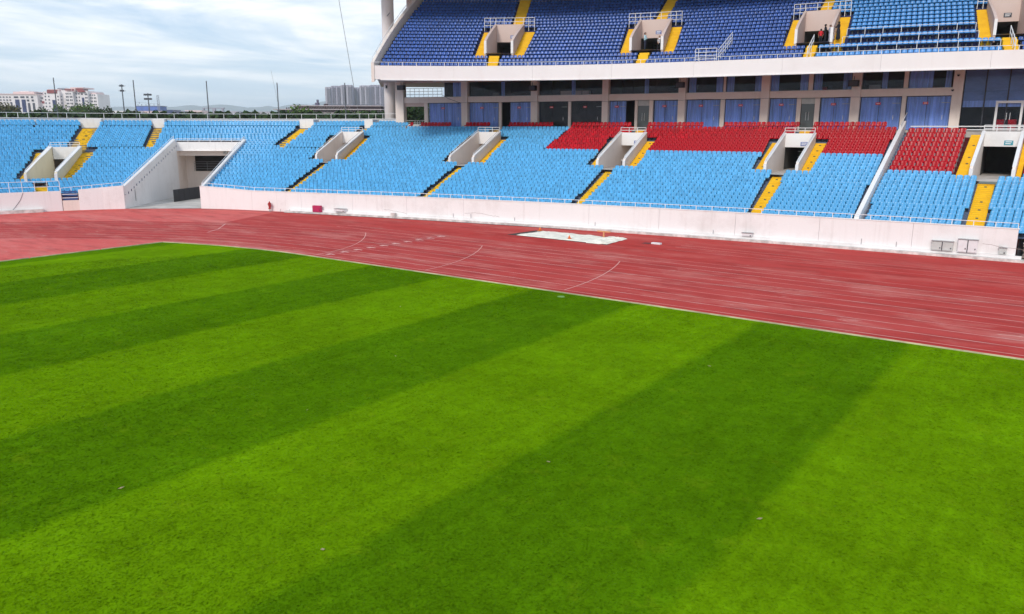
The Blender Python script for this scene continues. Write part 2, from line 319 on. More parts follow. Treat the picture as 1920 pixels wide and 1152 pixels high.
def build_lines():
    for k in range(11):
        rad = 36.5 + 1.22 * k; pts = [(60, rad), (20, rad), (-10, rad), (-42.2, rad)]
        if k <= 8: pts += [(-42.2 + rad * math.cos(t), rad * math.sin(t)) for t in np.linspace(R_(93), R_(190), 45)]
        else: pts += [(-52, rad)]
        strip('lane_line', pts, 0.05 if k else 0.07, 0.001 + 0.0002 * k, paint_mat if k in (1, 2, 5, 8, 9) else paint_pink)
    for y in (52.6, 54.0, 54.95):
        strip('runway_line', [(60, y), (-24.2, y)], 0.05, -0.006, paint_pink)
    # three curved start lines across eight lanes and one far in the bend
    for x0, sp in ((-41.55, 5.55), (-31.9, 3.4), (-22.25, 2.05)):
        pts = [(x0 - sp * (t ** 1.9), 36.5 + 9.65 * t) for t in np.linspace(0, 1, 16)]
        strip('curved_start_line', pts, 0.06, 0.005, mat('line_white', (0.70, 0.36, 0.32), 0.8))
    strip('curved_start_line', [(-57.2, 38.7), (-58.3, 40.4), (-61.0, 42.9)], 0.08, 0.005, paint_mat)
    fl = strip('finish_line', [(-41.5, 36.5), (-41.5, 48.7)], 0.05, 0.006, paint_pink)
    nm = mat('lane_number_paint', (0.70, 0.40, 0.36), 0.8, 0.1, 4)
    for k in range(10):
        y = 36.5 + 1.22 * (k + .5); x = -41.15
        b = MB()
        # plain strokes of a lane figure
        b.poly([(x, y - .22, .006), (x + .35, y - .22, .006), (x + .35, y + .2, .006), (x, y + .2, .006)])
        b.poly([(x + .35, y - .0, .006), (x + .62, y - .0, .006), (x + .62, y + .16, .006), (x + .35, y + .16, .006)])
        tag(b.build('lane_number', nm), kind='structure')
build_lines()

# ------------------------------------------------------------------ plan of the stands
# lower tier: s runs leftwards along the front wall, d runs away from the pitch
C1 = np.array([8., -235.8]); R1 = 297.4
def _segs():
    a1 = math.asin(-78 / R1); a0 = math.asin(17 / R1); out = [(C1, R1, a0, a1)]
    r2 = 20.; c2 = C1 + (R1 - r2) * np.array([math.sin(a1), math.cos(a1)]); a2 = -R_(69.5); out.append((c2, r2, a1, a2))
    p = c2 + r2 * np.array([math.sin(a2), math.cos(a2)]); r3 = p[1] / math.cos(a2); c3 = c2 + (r2 - r3) * np.array([math.sin(a2), math.cos(a2)])
    out.append((c3, r3, a2, -R_(125))); return out
SEG = _segs()
def ang(s):
    for i, (c, r, a, b) in enumerate(SEG):
        L = r * (a - b)
        if s <= L or i == 2: return c, r, a - s / r
        s -= L
def W(s, d=0., z=0.):
    c, r, t = ang(s); return Vector((c[0] + (r + d) * math.sin(t), c[1] + (r + d) * math.cos(t), z))
def Wstretch(s, d):
    c, r, t = ang(s); return (r + d) / r
def Wrot(s):
    c, r, t = ang(s); return -t            # rotation about z that turns +Y into the outward normal
# upper tier: u runs leftwards along the fascia
PC = [2.06627553e-04, 1.50075840e-02, 4.71292855e-01, 8.21504823e+01]
_xs = np.linspace(16, -66, 1700); _ys = np.where(_xs > -5, np.polyval(PC, -5) + (_xs + 5) * 0.06, np.polyval(PC, _xs))
_x0 = np.linspace(12, -63, 1500); _y0 = np.polyval(PC, _x0); _u0 = np.r_[0, np.cumsum(np.hypot(np.diff(_x0), np.diff(_y0)))]
_u = np.r_[0, np.cumsum(np.hypot(np.diff(_xs), np.diff(_ys)))]
_shift = np.interp(20, -_x0, _u0) - np.interp(20, -_xs, _u); _u = _u + _shift
def FU(u, d=0., z=0.):
    x = np.interp(u, _u, _xs); y = np.interp(u, _u, _ys); xa = np.interp(u - .4, _u, _xs); ya = np.interp(u - .4, _u, _ys); xb = np.interp(u + .4, _u, _xs); yb = np.interp(u + .4, _u, _ys)
    t = np.array([xb - xa, yb - ya]); t /= np.hypot(*t); n = np.array([t[1], -t[0]]); n = n if n[1] > 0 else -n
    return Vector((x + n[0] * d, y + n[1] * d, z))
def FUrot(u):
    a = FU(u, 0); b = FU(u, 1); return -math.atan2(b.x - a.x, b.y - a.y)

T, RS, D0, Z0 = 0.71, 0.22, 0.45, 1.42        # lower rows: tread, riser, first row
NR = 32
def zrow(i): return Z0 + RS * i
def drow(i): return D0 + T * i
UT, UR, UD0, UZ0 = 0.88, 0.44, 0.35, 13.95
def uz(i): return UZ0 + UR * i
def ud(i): return UD0 + UT * i
def lin(d0, s0, d1, s1):
    return lambda d: s0 + (s1 - s0) * (d - d0) / (d1 - d0)

def invW(p):
    s0 = 0
    for i, (c, r, a, b) in enumerate(SEG):
        v = np.array([p[0], p[1]]) - c; t = math.atan2(v[0], v[1]); 
        if t <= a + 1e-6 and (t >= b - 1e-6 or i == 2): return s0 + (a - t) * r, np.hypot(*v) - r
        s0 += r * (a - b)
    return s0, 0
def straight(d0, s0, d1, s1):
    A = W(s0, d0); B = W(s1, d1); ts = np.linspace(-1.2, 1.6, 60); q = [invW(A + (B - A) * t) for t in ts]
    D = np.array([x[1] for x in q]); S = np.array([x[0] for x in q])
    k = np.argsort(D); D, S = D[k], S[k]
    return lambda d: float(np.interp(d, D, S))
class Portal: pass
def mkportal(name, df, L0, R0, db, L1, R1, zf, ztop_f, ztop_b, zlin, fn=W):
    p = Portal(); p.name = name; p.df = df; p.db = db; f = straight if fn is W else lin; p.L = f(df, L0, db, L1); p.R = f(df, R0, db, R1); p.zf = zf; p.ztf = ztop_f; p.ztb = ztop_b; p.zl = zlin; p.fn = fn; return p
PORT = [
    mkportal('right', 9.7, 33.15, 30.35, 17.5, 33.05, 30.3, 4.4, 5.25, 7.95, 6.75),
    mkportal('p4', 9.7, 47.75, 45.05, 18.1, 48.05, 45.35, 4.4, 5.2, 7.7, 6.45),
    mkportal('p3', 9.7, 62.5, 59.78, 18.1, 63.25, 60.55, 4.4, 5.2, 7.7, 6.42),
    mkportal('p2', 9.7, 77.95, 75.15, 18.1, 78.85, 76.15, 4.4, 5.2, 7.7, 6.40),
    mkportal('p1', 9.7, 93.9, 91.15, 18.1, 95.85, 92.9, 4.4, 5.2, 7.65, 6.34),
    mkportal('p0', 3.65, 116.85, 114.15, 13.0, 114.3, 112.35, 2.65, 3.45, 5.95, 4.6),
]
TUN_R = straight(0, 100.9, 15.4, 102.2); TUN_L = straight(0, 108.55, 15.4, 106.65); TUN_D = 15.4
SW = 0.9
# staircases of the lower tier: (name, right edge, left edge, first row, last row)
def const(v): return lambda d: v
ST = []
def stair(lbl, r, l, i0, i1, worn=False): ST.append((lbl, r, l, i0, i1, worn))
stair('rightmost yellow stairs from the front railing up to the wide black doorway', const(31.45), const(32.5), 0, 12)
stair('yellow stairs from the front railing up to the fourth vomitory, right of the pit', lin(0, 45.75, 9, 46.0), lin(0, 46.65, 9, 46.95), 0, 12)
stair('yellow stairs from the front railing below the vomitory with the white table', lin(0, 60.25, 9, 60.65), lin(0, 61.15, 9, 61.5), 0, 12, True)
stair('narrow yellow stairs from the front railing near the stand centre, dark edged', lin(0, 75.5, 9, 75.9), lin(0, 76.35, 9, 76.75), 0, 12, True)
stair('narrow yellow stairs from the front railing closest to the tunnel, above the hydrant', lin(0, 90.8, 9, 91.9), lin(0, 91.7, 9, 92.7), 0, 12, True)
stair('short pale stairs below the leftmost vomitory behind the double railing', const(115.1), const(116.1), 0, 3, True)
PN = ['wide black doorway', 'fourth vomitory', 'third vomitory', 'second vomitory', 'vomitory nearest the tunnel', 'leftmost vomitory']
for p, n in zip(PORT, PN):
    i0 = int(round((p.df - D0) / T)); i1 = int(round((p.db - D0) / T))
    if n != 'leftmost vomitory':
        p.i0, p.i1 = i0, i1 + 0
    else: p.i0, p.i1 = i0, i1
    stair('yellow side stairs climbing left of the ' + n, (lambda d, p=p: p.L(d) + .03), (lambda d, p=p: p.L(d) + SW), p.i0, p.i1 - 1 if n != 'wide black doorway' else 27, n == 'leftmost vomitory')
    if n != 'wide black doorway':
        stair('yellow side stairs climbing right of the ' + n, (lambda d, p=p: p.R(d) - SW), (lambda d, p=p: p.R(d) - .03), p.i0, p.i1 - 1, n == 'leftmost vomitory')
    else:
        stair('narrow yellow strip of stairs right of the wide black doorway', (lambda d, p=p: p.R(d) - .35), (lambda d, p=p: p.R(d) - .03), p.i0, 27)
    if n in PN[1:4]:
        stair('short yellow stairs behind the ' + n + ' up to the glass doors', (lambda d, p=p: (p.L(d) + p.R(d)) / 2 - .5), (lambda d, p=p: (p.L(d) + p.R(d)) / 2 + .5), p.i1, 29)
stair('yellow stairs up to the rim wall behind the vomitory nearest the tunnel', const(93.9), const(94.9), PORT[4].i1, 29, True)
stair('speckled yellow stairs up to the rim wall right of the tunnel roof', const(98.9), const(99.7), 19, 29, True)
stair('speckled yellow stairs up to the rim wall left of the tunnel roof', const(107.95), const(108.5), 18, 29, True)
stair('speckled yellow stairs up to the rim behind the leftmost vomitory', lin(13, 112.25, 22, 111.4), lin(13, 113.2, 22, 112.3), PORT[5].i1, 29, True)

def covered_by_stairs(i):
    out = []
    d = drow(i) + T / 2
    for lbl, r, l, a, b, w in ST:
        if a <= i <= b: out.append((r(d), l(d)))
    return out
def void(i):
    """openings in the terrace at row i"""
    d = drow(i) + T / 2; out = []
    for p in PORT:
        if p.i0 <= i < p.i1: out.append((p.R(d), p.L(d)))
    if drow(i) < TUN_D: out.append((TUN_R(d), TUN_L(d)))
    return out
def subtract(iv, cuts):
    res = [iv]
    for a, b in cuts:
        nx = []
        for x, y in res:
            if b <= x or a >= y: nx.append((x, y)); continue
            if a > x: nx.append((x, a))
            if b < y: nx.append((b, y))
        res = nx
    return res
SMIN, SMAX = 14.0, 130.0
VIPB = 39.2      # left edge of the armchair block; its divider wall stands at 38.8-39.25
def build_terrace():
    b = MB()
    for i in range(NR):
        d0, d1, z = drow(i), drow(i + 1), zrow(i)
        if i == 0: d0 = 0.2
        for a, c in subtract((SMIN if i < 30 else 91.0, SMAX), void(i)):
            if a < 38.6 and i >= 14:      # armchair block and what lies right of it is built separately
                a = 38.6
                if c <= a: continue
            n = max(1, int((c - a) / 1.6)); ss = np.linspace(a, c, n + 1)
            for k in range(n):
                x, y = ss[k], ss[k + 1]
                b.poly([W(x, d0, z), W(y, d0, z), W(y, d1, z), W(x, d1, z)])
                if i: b.poly([W(x, d0, z - RS), W(y, d0, z - RS), W(y, d0, z), W(x, d0, z)][::-1])
    # armchair block: deeper steps
    b.m = [0] * len(b.f)
    for j in range(9):
        d0 = drow(14) + 1.18 * j; d1 = d0 + 1.18; z = zrow(14) + .366 * j; zp = z - .366 if j else zrow(13)
        cuts = [(PORT[0].R(d0 + .5), PORT[0].L(d0 + .5))] if d0 < PORT[0].db + .3 else []
        for a, c in subtract((SMIN, 38.6), cuts):
            n = max(1, int((c - a) / 2)); ss = np.linspace(a, c, n + 1)
            for k in range(n):
                x, y = ss[k], ss[k + 1]
                b.poly([W(x, d0, z), W(y, d0, z), W(y, d1, z), W(x, d1, z)], 1); b.poly([W(x, d0, zp), W(y, d0, zp), W(y, d0, z), W(x, d0, z)][::-1], 1)
    o = b.build('seating_terrace', [terrace_mat, red_terrace])
    tag(o, 'stepped concrete terrace that carries the light blue and red seats of the lower tier', 'grandstand')
build_terrace()

# ------------------------------------------------------------------ stairs
def build_stairs():
    for lbl, r, l, a, b, worn in ST:
        d = drow(a); s = (r(d) + l(d)) / 2
        e = empty('stairs', W(s, d, zrow(a)), lbl, 'stairs', 'yellow stairs of the lower tier')
        ym = yellow_worn if worn else yellow
        for i in range(a, b + 1):
            m = MB(); d0, d1, z = drow(i), drow(i + 1), zrow(i)
            vip = (r(d0) < 38.6 and i >= 14)
            if vip:   # beside the armchair block the steps follow its slope
                z = zrow(14) + .31 * (d0 - drow(14)) + .16
            rr, ll, rr1, ll1 = r(d0) , l(d0), r(d1), l(d1)
            dm = (d0 + d1) / 2; rm, lm = r(dm), l(dm)
            zb = z - .34
            # the tread flush with the row, and a half step in front of the next riser
            m.hexa([W(rr, d0 - .02, zb), W(ll, d0 - .02, zb), W(ll1, d1, zb), W(rr1, d1, zb), W(rr, d0 - .02, z + .02), W(ll, d0 - .02, z + .02), W(ll1, d1 - .03, z + .02), W(rr1, d1 - .03, z + .02)])
            m.hexa([W(rm, dm, z), W(lm, dm, z), W(ll1, d1 - .03, z), W(rr1, d1 - .03, z), W(rm, dm, z + .125), W(lm, dm, z + .125), W(ll1, d1 - .03, z + .125), W(rr1, d1 - .03, z + .125)])
            if i % 2 == 0 and (ll - rr) > .6 and rng.random() < .8:
                c = (rr + ll) / 2
                m.hexa([W(c - .08, d0 - .035, z - .12), W(c + .08, d0 - .035, z - .12), W(c + .08, d0 - .015, z - .12), W(c - .08, d0 - .015, z - .12), W(c - .08, d0 - .035, z - .02), W(c + .08, d0 - .035, z - .02), W(c + .08, d0 - .015, z - .02), W(c - .08, d0 - .015, z - .02)], 1)
            m.build('step', [ym, dark_metal], e)
build_stairs()
red_carpet = mat('red_carpet', (0.55, 0.02, 0.03), 0.9, 0.1, 2)
def build_red_stairs():
    e = empty('red_stairs', W(28.6, 10, 4.5), 'wide red carpeted stairs at the right edge beside the black doorway', 'stairs')
    for k in range(27):
        d0 = 10.3 + .395 * k; z = 4.45 + .122 * k; m = MB()
        m.hexa([W(26.6, d0, z - .25), W(29.9, d0, z - .25), W(29.9, d0 + .41, z - .25), W(26.6, d0 + .41, z - .25), W(26.6, d0, z + .1), W(29.9, d0, z + .1), W(29.9, d0 + .41, z + .1), W(26.6, d0 + .41, z + .1)])
        m.build('step', red_carpet, e)
build_red_stairs()

# ------------------------------------------------------------------ seats
def seat_profile(kind):
    if kind == 'arm':   # tip-up armchair style
        pan = [(.02, .30), (.0, .36), (.04, .42), (.20, .41), (.36, .40), (.40, .42)]
        back = [(.40, .40), (.44, .56), (.48, .74), (.50, .80), (.53, .79), (.52, .68), (.47, .45)]
    elif kind == 'up':
        pan = [(.06, .39), (.04, .42), (.06, .45), (.2, .44), (.36, .43), (.40, .45)]
        back = [(.40, .45), (.43, .54), (.455, .64), (.47, .70), (.49, .725), (.515, .71), (.51, .60), (.47, .45)]
    else:
        pan = [(.02, .28), (.0, .33), (.03, .385), (.10, .38), (.24, .36), (.36, .355), (.40, .38)]
        back = [(.40, .37), (.43, .48), (.46, .62), (.475, .70), (.495, .735), (.52, .72), (.515, .62), (.47, .40)]
    return pan, back
def sheet_mesh(name, prof, w, depth, m, cols=5, crown=0.0, taper=0.0):
    """profile in (y,z) swept across width w, dished by depth"""
    b = MB(); n = len(prof); zmax = max(p[1] for p in prof); zmin = min(p[1] for p in prof)
    for k in range(cols + 1):
        t = k / cols * 2 - 1
        for (y, z) in prof:
            f = (z - zmin) / (zmax - zmin + 1e-6); ww = w * (1 - taper * f)
            b.v.append((t * ww / 2, y - depth * t * t, z - crown * t * t * f))
    for k in range(cols):
        for j in range(n - 1):
            a = k * n + j; b.f.append((a, a + n, a + n + 1, a + 1)); b.m.append(0)
    # close the two sides
    b.f.append(tuple(range(n))); b.f.append(tuple(range(cols * n + n - 1, cols * n - 1, -1))); b.m += [0, 0]
    me = b.mesh(name, m); me.polygons.foreach_set('use_smooth', [True] * (len(me.polygons) - 2) + [False] * 2); return me
SEATM = {}
def seat_meshes(key, m, arm=False):
    pan, back = seat_profile('arm' if arm else ('up' if key in ('navy', 'sky') else 'std')); w = .54 if arm else (.37 if key == 'navy' else .415)
    pm = sheet_mesh('seat_pan', pan, w, -.012, m, 4); bm = sheet_mesh('backrest', back, w, .035, m, 4, .05, .06)
    sb = MB()
    if arm:
        for x in (-.27, .27): sb.box((x - .02, .10, 0), (x + .02, .16, .40)); sb.box((x - .025, .06, .55), (x + .025, .42, .59)); sb.box((x - .02, .10, .4), (x + .02, .16, .55))
        sb.box((-.27, .11, .30), (.27, .15, .33))
    else:
        sb.box((-.05, .30, .0), (.05, .36, .36)); sb.box((-.17, .28, .30), (.17, .38, .345))
    sm = sb.mesh('bracket', grey_metal if arm else dark_metal)
    SEATM[key] = (pm, bm, sm)
seat_meshes('blue', blue_seat); seat_meshes('red', red_seat); seat_meshes('navy', navy_seat); seat_meshes('sky', mid_seat); seat_meshes('arm', red_seat, True)
SEATS = {k: [] for k in SEATM}     # (x,y,z,rot,label,group)
ORD = lambda n: f"{n}{'th' if 10 <= n % 100 <= 20 else {1:'st',2:'nd',3:'rd'}.get(n % 10, 'th')}"
def put_row(fn, rotf, stretch, a, b, d, z, pitch, key, rowtxt, lm_r, lm_l, margin=.05):
    """seats between a and b (a right end, b left end)"""
    L = 0; n = 8; ss = np.linspace(a, b, n + 1)
    pts = [fn(s, d) for s in ss]; L = sum((pts[k + 1] - pts[k]).length for k in range(n)) - 2 * margin
    cnt = int(L / pitch + .25)
    if cnt < 1: return
    cum = np.r_[0, np.cumsum([(pts[k + 1] - pts[k]).length for k in range(n)])]
    off = (cum[-1] - cnt * pitch) / 2
    for k in range(cnt):
        s = np.interp(off + (k + .5) * pitch, cum, ss); p = fn(s, d)
        if k < cnt - k: wtxt = f"{ORD(k + 1)} left of {lm_r}"
        else: wtxt = f"{ORD(cnt - k)} right of {lm_l}"
        SEATS[key].append((p.x, p.y, z, rotf(s) + rng.normal(0, .008), wtxt, rowtxt))
AISNAME = {31.9: 'rightmost yellow stairs', 46.2: 'fourth yellow stairs', 60.9: 'third yellow stairs', 76.2: 'second yellow stairs', 91.8: 'stairs near the tunnel', 115.6: 'leftmost pale stairs'}
def lname(s):
    best = min(AISNAME, key=lambda a: abs(a - s)); nm = AISNAME[best]
    if abs(s - 39) < 1.2: return 'white divider wall'
    if 99 < s < 110: return 'tunnel wall'
    return nm
def fill_lower():
    for i in range(NR):
        d = drow(i); z = zrow(i) + (.24 if i == 29 else 0)
        rowtxt = f"{ORD(i + 1)} row up from the railing"
        cuts = covered_by_stairs(i) + [(a - .0, b + .0) for a, b in void(i)] + [(38.78, 39.3)]
        for p in PORT:      # keep clear of the side walls and a half empty strip left of each stair
            pass
        if i >= 30: cuts += [(93.85, 94.95), (98.85, 99.75), (107.9, 108.55), (111.35, 112.4)]
        if i == 18: cuts += [(94.8, 99.0), (108.8, 113.0)]
        for a, b in subtract((SMIN, SMAX), cuts):
            if a < 38.7 and i >= 14:
                a = 38.7
                if b <= 39.5: continue
            if b - a < .5: continue
            # side steps of the centre stairs: the first seat stands .3 m off on the left
            bb = b; aa = a + .05
            segs = [(aa, bb, 'blue')]
            if 39.2 < (aa + bb) / 2 and aa < 69.65 and d > 13.3 and 39 < bb:
                if bb <= 69.7: segs = [(aa, bb, 'red')]
                else: segs = [(aa, 69.65, 'red'), (69.65, bb, 'blue')]
            out = []
            for x, y, k in segs:
                if i in (28, 29) and x < 88.9:
                    # top rows under the glass: red, with gaps in front of the doors
                    gaps = [(82.0, 83.6), (87.6, 88.4)] if i == 29 else []
                    gaps += [(70.0, 71.5), (54.2, 56.0), (39.2, 40.2), (76.9, 78.9), (62.3, 63.2)] if i == 29 else []
                    lo, hi = x, min(y, 88.9)
                    for u, v in subtract((lo, hi), gaps): out.append((u, v, 'red' if (i == 29 or u < 69.6) else 'blue'))
                    if y > 88.9: out.append((88.9, y, 'blue'))
                elif i > 29 and x < 90.0:
                    if y > 91: out.append((90.6, y, 'blue'))
                elif i > 29: out.append((x, y, 'blue'))
                else: out.append((x, y, k))
            for x, y, k in out:
                if i > 31: continue
                if y - x < .5: continue
                put_row(W, Wrot, Wstretch, x, y, d + .10, z, .452, k, rowtxt, lname(x), lname(y))
    for j in range(9):      # armchair block
        d = drow(14) + 1.18 * j; z = zrow(14) + .366 * j
        put_row(W, Wrot, Wstretch, 34.10, 38.75, d + .45, z, .565, 'arm', f"{ORD(j + 1)} armchair row above the blue seats", 'doorway side stairs', 'white divider wall')
fill_lower()

UP = [mkportal('u1', 3.2, 69.85, 67.0, 9.9, 69.45, 66.7, 15.75, 17.0, 19.45, 17.55, FU),
      mkportal('u2', 3.2, 55.55, 52.3, 9.9, 56.05, 53.05, 15.75, 17.0, 19.5, 17.6, FU),
      mkportal('u3', 3.2, 40.1, 36.8, 9.9, 40.7, 37.3, 15.75, 17.0, 19.4, 17.5, FU),
      mkportal('u4', 3.2, 23.85, 20.4, 9.9, 23.6, 20.2, 15.75, 17.0, 19.4, 17.5, FU)]
UEND = lin(0, 80.7, 17.7, 76.9)
UST = []
for p, n, (cr, cl), (tr, tl) in zip(UP, ['leftmost', 'second', 'third', 'rightmost'], [(68.3, 69.3), (53.45, 54.4), (37.95, 38.85), (22.1, 23.2)], [(67.0, 67.95), (54.0, 54.95), (38.6, 39.6), (21.5, 22.5)]):
    UST.append((f'short yellow stairs at the front of the upper tier below the {n} vomitory', const(cr), const(cl), 0, 2))
    UST.append((f'yellow stairs left of the {n} vomitory of the upper tier', (lambda d, p=p: p.L(d) + .03), (lambda d, p=p: p.L(d) + .98), 3, 10))
    UST.append((f'yellow stairs right of the {n} vomitory of the upper tier', (lambda d, p=p: p.R(d) - .98), (lambda d, p=p: p.R(d) - .03), 3, 10))
    UST.append((f'yellow stairs climbing out of view above the {n} vomitory of the upper tier', const(tr), const(tl), 11, 21))
NU = 22
UNAME = {68.6: 'leftmost upper stairs', 53.9: 'second upper stairs', 38.4: 'third upper stairs', 22.6: 'rightmost upper stairs', 80: 'sloping end parapet'}
def fill_upper():
    for i in range(NU):
        d = ud(i); z = uz(i); dm = d + UT / 2
        cuts = [(r(dm), l(dm)) for lb, r, l, a, b in UST if a <= i <= b]
        if 3 <= i <= 10: cuts += [(p.R(dm), p.L(dm)) for p in UP]
        for a, b in subtract((12.0, UEND(dm) - .25), cuts):
            if b - a < .6: continue
            mid = (a + b) / 2; key = 'navy'
            if 24 < mid < 38: key = 'sky'
            if key == 'sky' and i in (1, 3, 5): continue
            nm = lambda s: UNAME[min(UNAME, key=lambda q: abs(q - s))]
            put_row(FU, FUrot, None, a + .03, b - .05, d + .22, z + (.0), .415 if key == 'navy' else .46, key, f"{ORD(i + 1)} row of the upper tier", nm(a), nm(b))
fill_upper()

def visible(x, y, z):
    v = M.inverted() @ Vector((x, y, z + .5))
    if v.z > -1: return False
    px = v.x / -v.z * 1478; py = v.y / -v.z * 1478
    return abs(px) < 955 and abs(py) < 572
def emit_seats():
    cfg = {'blue': ('light blue plastic seat', 'light blue seats of the lower tier', 300),
           'red': ('red plastic seat', 'red seats of the lower tier', 300),
           'navy': ('navy blue plastic seat', 'navy blue seats of the upper tier', 300),
           'sky': ('sky blue plastic seat', 'sky blue seats of the upper tier', 300),
           'arm': ('red tip-up armchair', 'red armchairs beside the wide black doorway', 300)}
    camp = Vector(CAM); SNAME = {'blue': 'light_blue_chair', 'red': 'red_chair', 'navy': 'navy_blue_chair', 'sky': 'sky_blue_chair', 'arm': 'red_armchair'}
    for key, (txt, grp, cap) in cfg.items():
        L = SEATS[key]; L = [(visible(a[0], a[1], a[2]), (Vector(a[:3]) - camp).length, a) for a in L]
        vis = sorted([q for q in L if q[0]], key=lambda q: q[1]); hid = [q for q in L if not q[0]]
        near = vis[:cap]; rest = vis[cap:] + hid
        pm, bm, sm = SEATM[key]; seen = {}
        for _, _, (x, y, z, rot, w, row) in near:
            o = bpy.data.objects.new(SNAME[key], None); col.objects.link(o); o.location = (x, y, z); o.rotation_euler = (0, 0, rot); o.empty_display_size = .1
            lb = f"{txt} {w}, {row}"; seen.setdefault(lb, []).append(o)
            tag(o, lb, 'seat', grp)
            for nm, me in (('seat_pan', pm), ('backrest', bm), ('bracket', sm)):
                c = bpy.data.objects.new(nm, me); col.objects.link(c); c.parent = o
        if not rest: continue
        V = []; F = []; MI = []; base = 0
        tv = []; tf = []; tm = []
        for mi, me in ((0, pm), (0, bm), (1, sm)):
            k0 = len(tv); tv += [tuple(v.co) for v in me.vertices]
            for p in me.polygons: tf.append(tuple(k0 + q for q in p.vertices)); tm.append(mi)
        tv = np.array(tv); nv = len(tv)
        A = np.array([(q[2][0], q[2][1], q[2][2], q[2][3]) for q in rest]); c, s = np.cos(A[:, 3])[:, None], np.sin(A[:, 3])[:, None]
        X = tv[None, :, 0] * c - tv[None, :, 1] * s + A[:, 0:1]; Y = tv[None, :, 0] * s + tv[None, :, 1] * c + A[:, 1:2]; Zz = np.repeat(tv[None, :, 2], len(A), 0) + A[:, 2:3]
        co = np.stack([X, Y, Zz], -1).reshape(-1, 3)
        lt = np.array([len(f) for f in tf]); lv = np.concatenate([np.array(f) for f in tf]); n = len(A)
        me = bpy.data.meshes.new('stadium_seats'); me.vertices.add(len(co)); me.vertices.foreach_set('co', co.ravel())
        LV = (lv[None] + (np.arange(n) * nv)[:, None]).ravel(); LT = np.tile(lt, n); LS = np.r_[0, np.cumsum(LT)[:-1]]
        me.loops.add(len(LV)); me.loops.foreach_set('vertex_index', LV.astype(np.int32)); me.polygons.add(len(LT)); me.polygons.foreach_set('loop_start', LS.astype(np.int32)); me.polygons.foreach_set('loop_total', LT.astype(np.int32))
        me.materials.append(pm.materials[0]); me.materials.append(sm.materials[0]); me.polygons.foreach_set('material_index', np.tile(np.array(tm, np.int32), n)); me.polygons.foreach_set('use_smooth', np.tile(np.array(lt <= 4), n))
        me.update(); me.validate()
        o = link('stadium_seats', me); tag(o, 'remaining ' + grp + ', beyond the nearest ones', 'seats', None, 'stuff')
        print('seats', key, len(near), len(rest))
emit_seats()

# ------------------------------------------------------------------ walls of the lower tier
def wall_strip(mb, fn, pts, th, z0f, z1f, step=1.5, mi=0):
    """wall along s from a to b at depth d, thickness th (outwards)"""
    a, b, d = pts; n = max(1, int(abs(b - a) / step)); ss = np.linspace(a, b, n + 1)
    for k in range(n):
        x, y = ss[k], ss[k + 1]
        P = [fn(x, d), fn(y, d), fn(y, d + th), fn(x, d + th)]
        zs0 = [z0f(x), z0f(y), z0f(y), z0f(x)]; zs1 = [z1f(x), z1f(y), z1f(y), z1f(x)]
        b0 = len(mb.v); mb.v += [(p.x, p.y, z) for p, z in zip(P, zs0)] + [(p.x, p.y, z) for p, z in zip(P, zs1)]
        F = [(4, 5, 6, 7), (0, 1, 5, 4), (2, 3, 7, 6)]
        if k == 0: F.append((3, 0, 4, 7))
        if k == n - 1: F.append((1, 2, 6, 5))
        for q in F: mb.f.append(tuple(b0 + t for t in q)); mb.m.append(mi)
C = lambda v: (lambda s: v)
def railing(name, fn, a, b, d, zb, zts, spacing, label, cat='railing', r=.022, group=None, parent=None, m=None, ends=True):
    """bars at heights zts above base function zb, posts each a part"""
    m = m or white_metal
    e = parent or empty(name, fn((a + b) / 2, d, zb((a + b) / 2)), label, cat, group)
    n = max(1, int(round(abs(b - a) / spacing))); ss = np.linspace(a, b, n + 1)
    fine = np.linspace(a, b, max(2, int(abs(b - a) / 2) + 1))
    for h in zts:
        mb = MB(); mb.path([fn(s, d, zb(s) + h) for s in fine], r); mb.build('rail', m, e)
    for s in ss:
        mb = MB(); mb.bar(fn(s, d, zb(s) - .02), fn(s, d, zb(s) + max(zts)), r * 1.25); mb.build('post', m, e)
    return e
def wall_top(s):
    if s < 96: return 2.0 - .1 * max(0, (s - 60) / 36) 
    return 1.95 + .06 * (s - 96) if s < 101 else 2.2
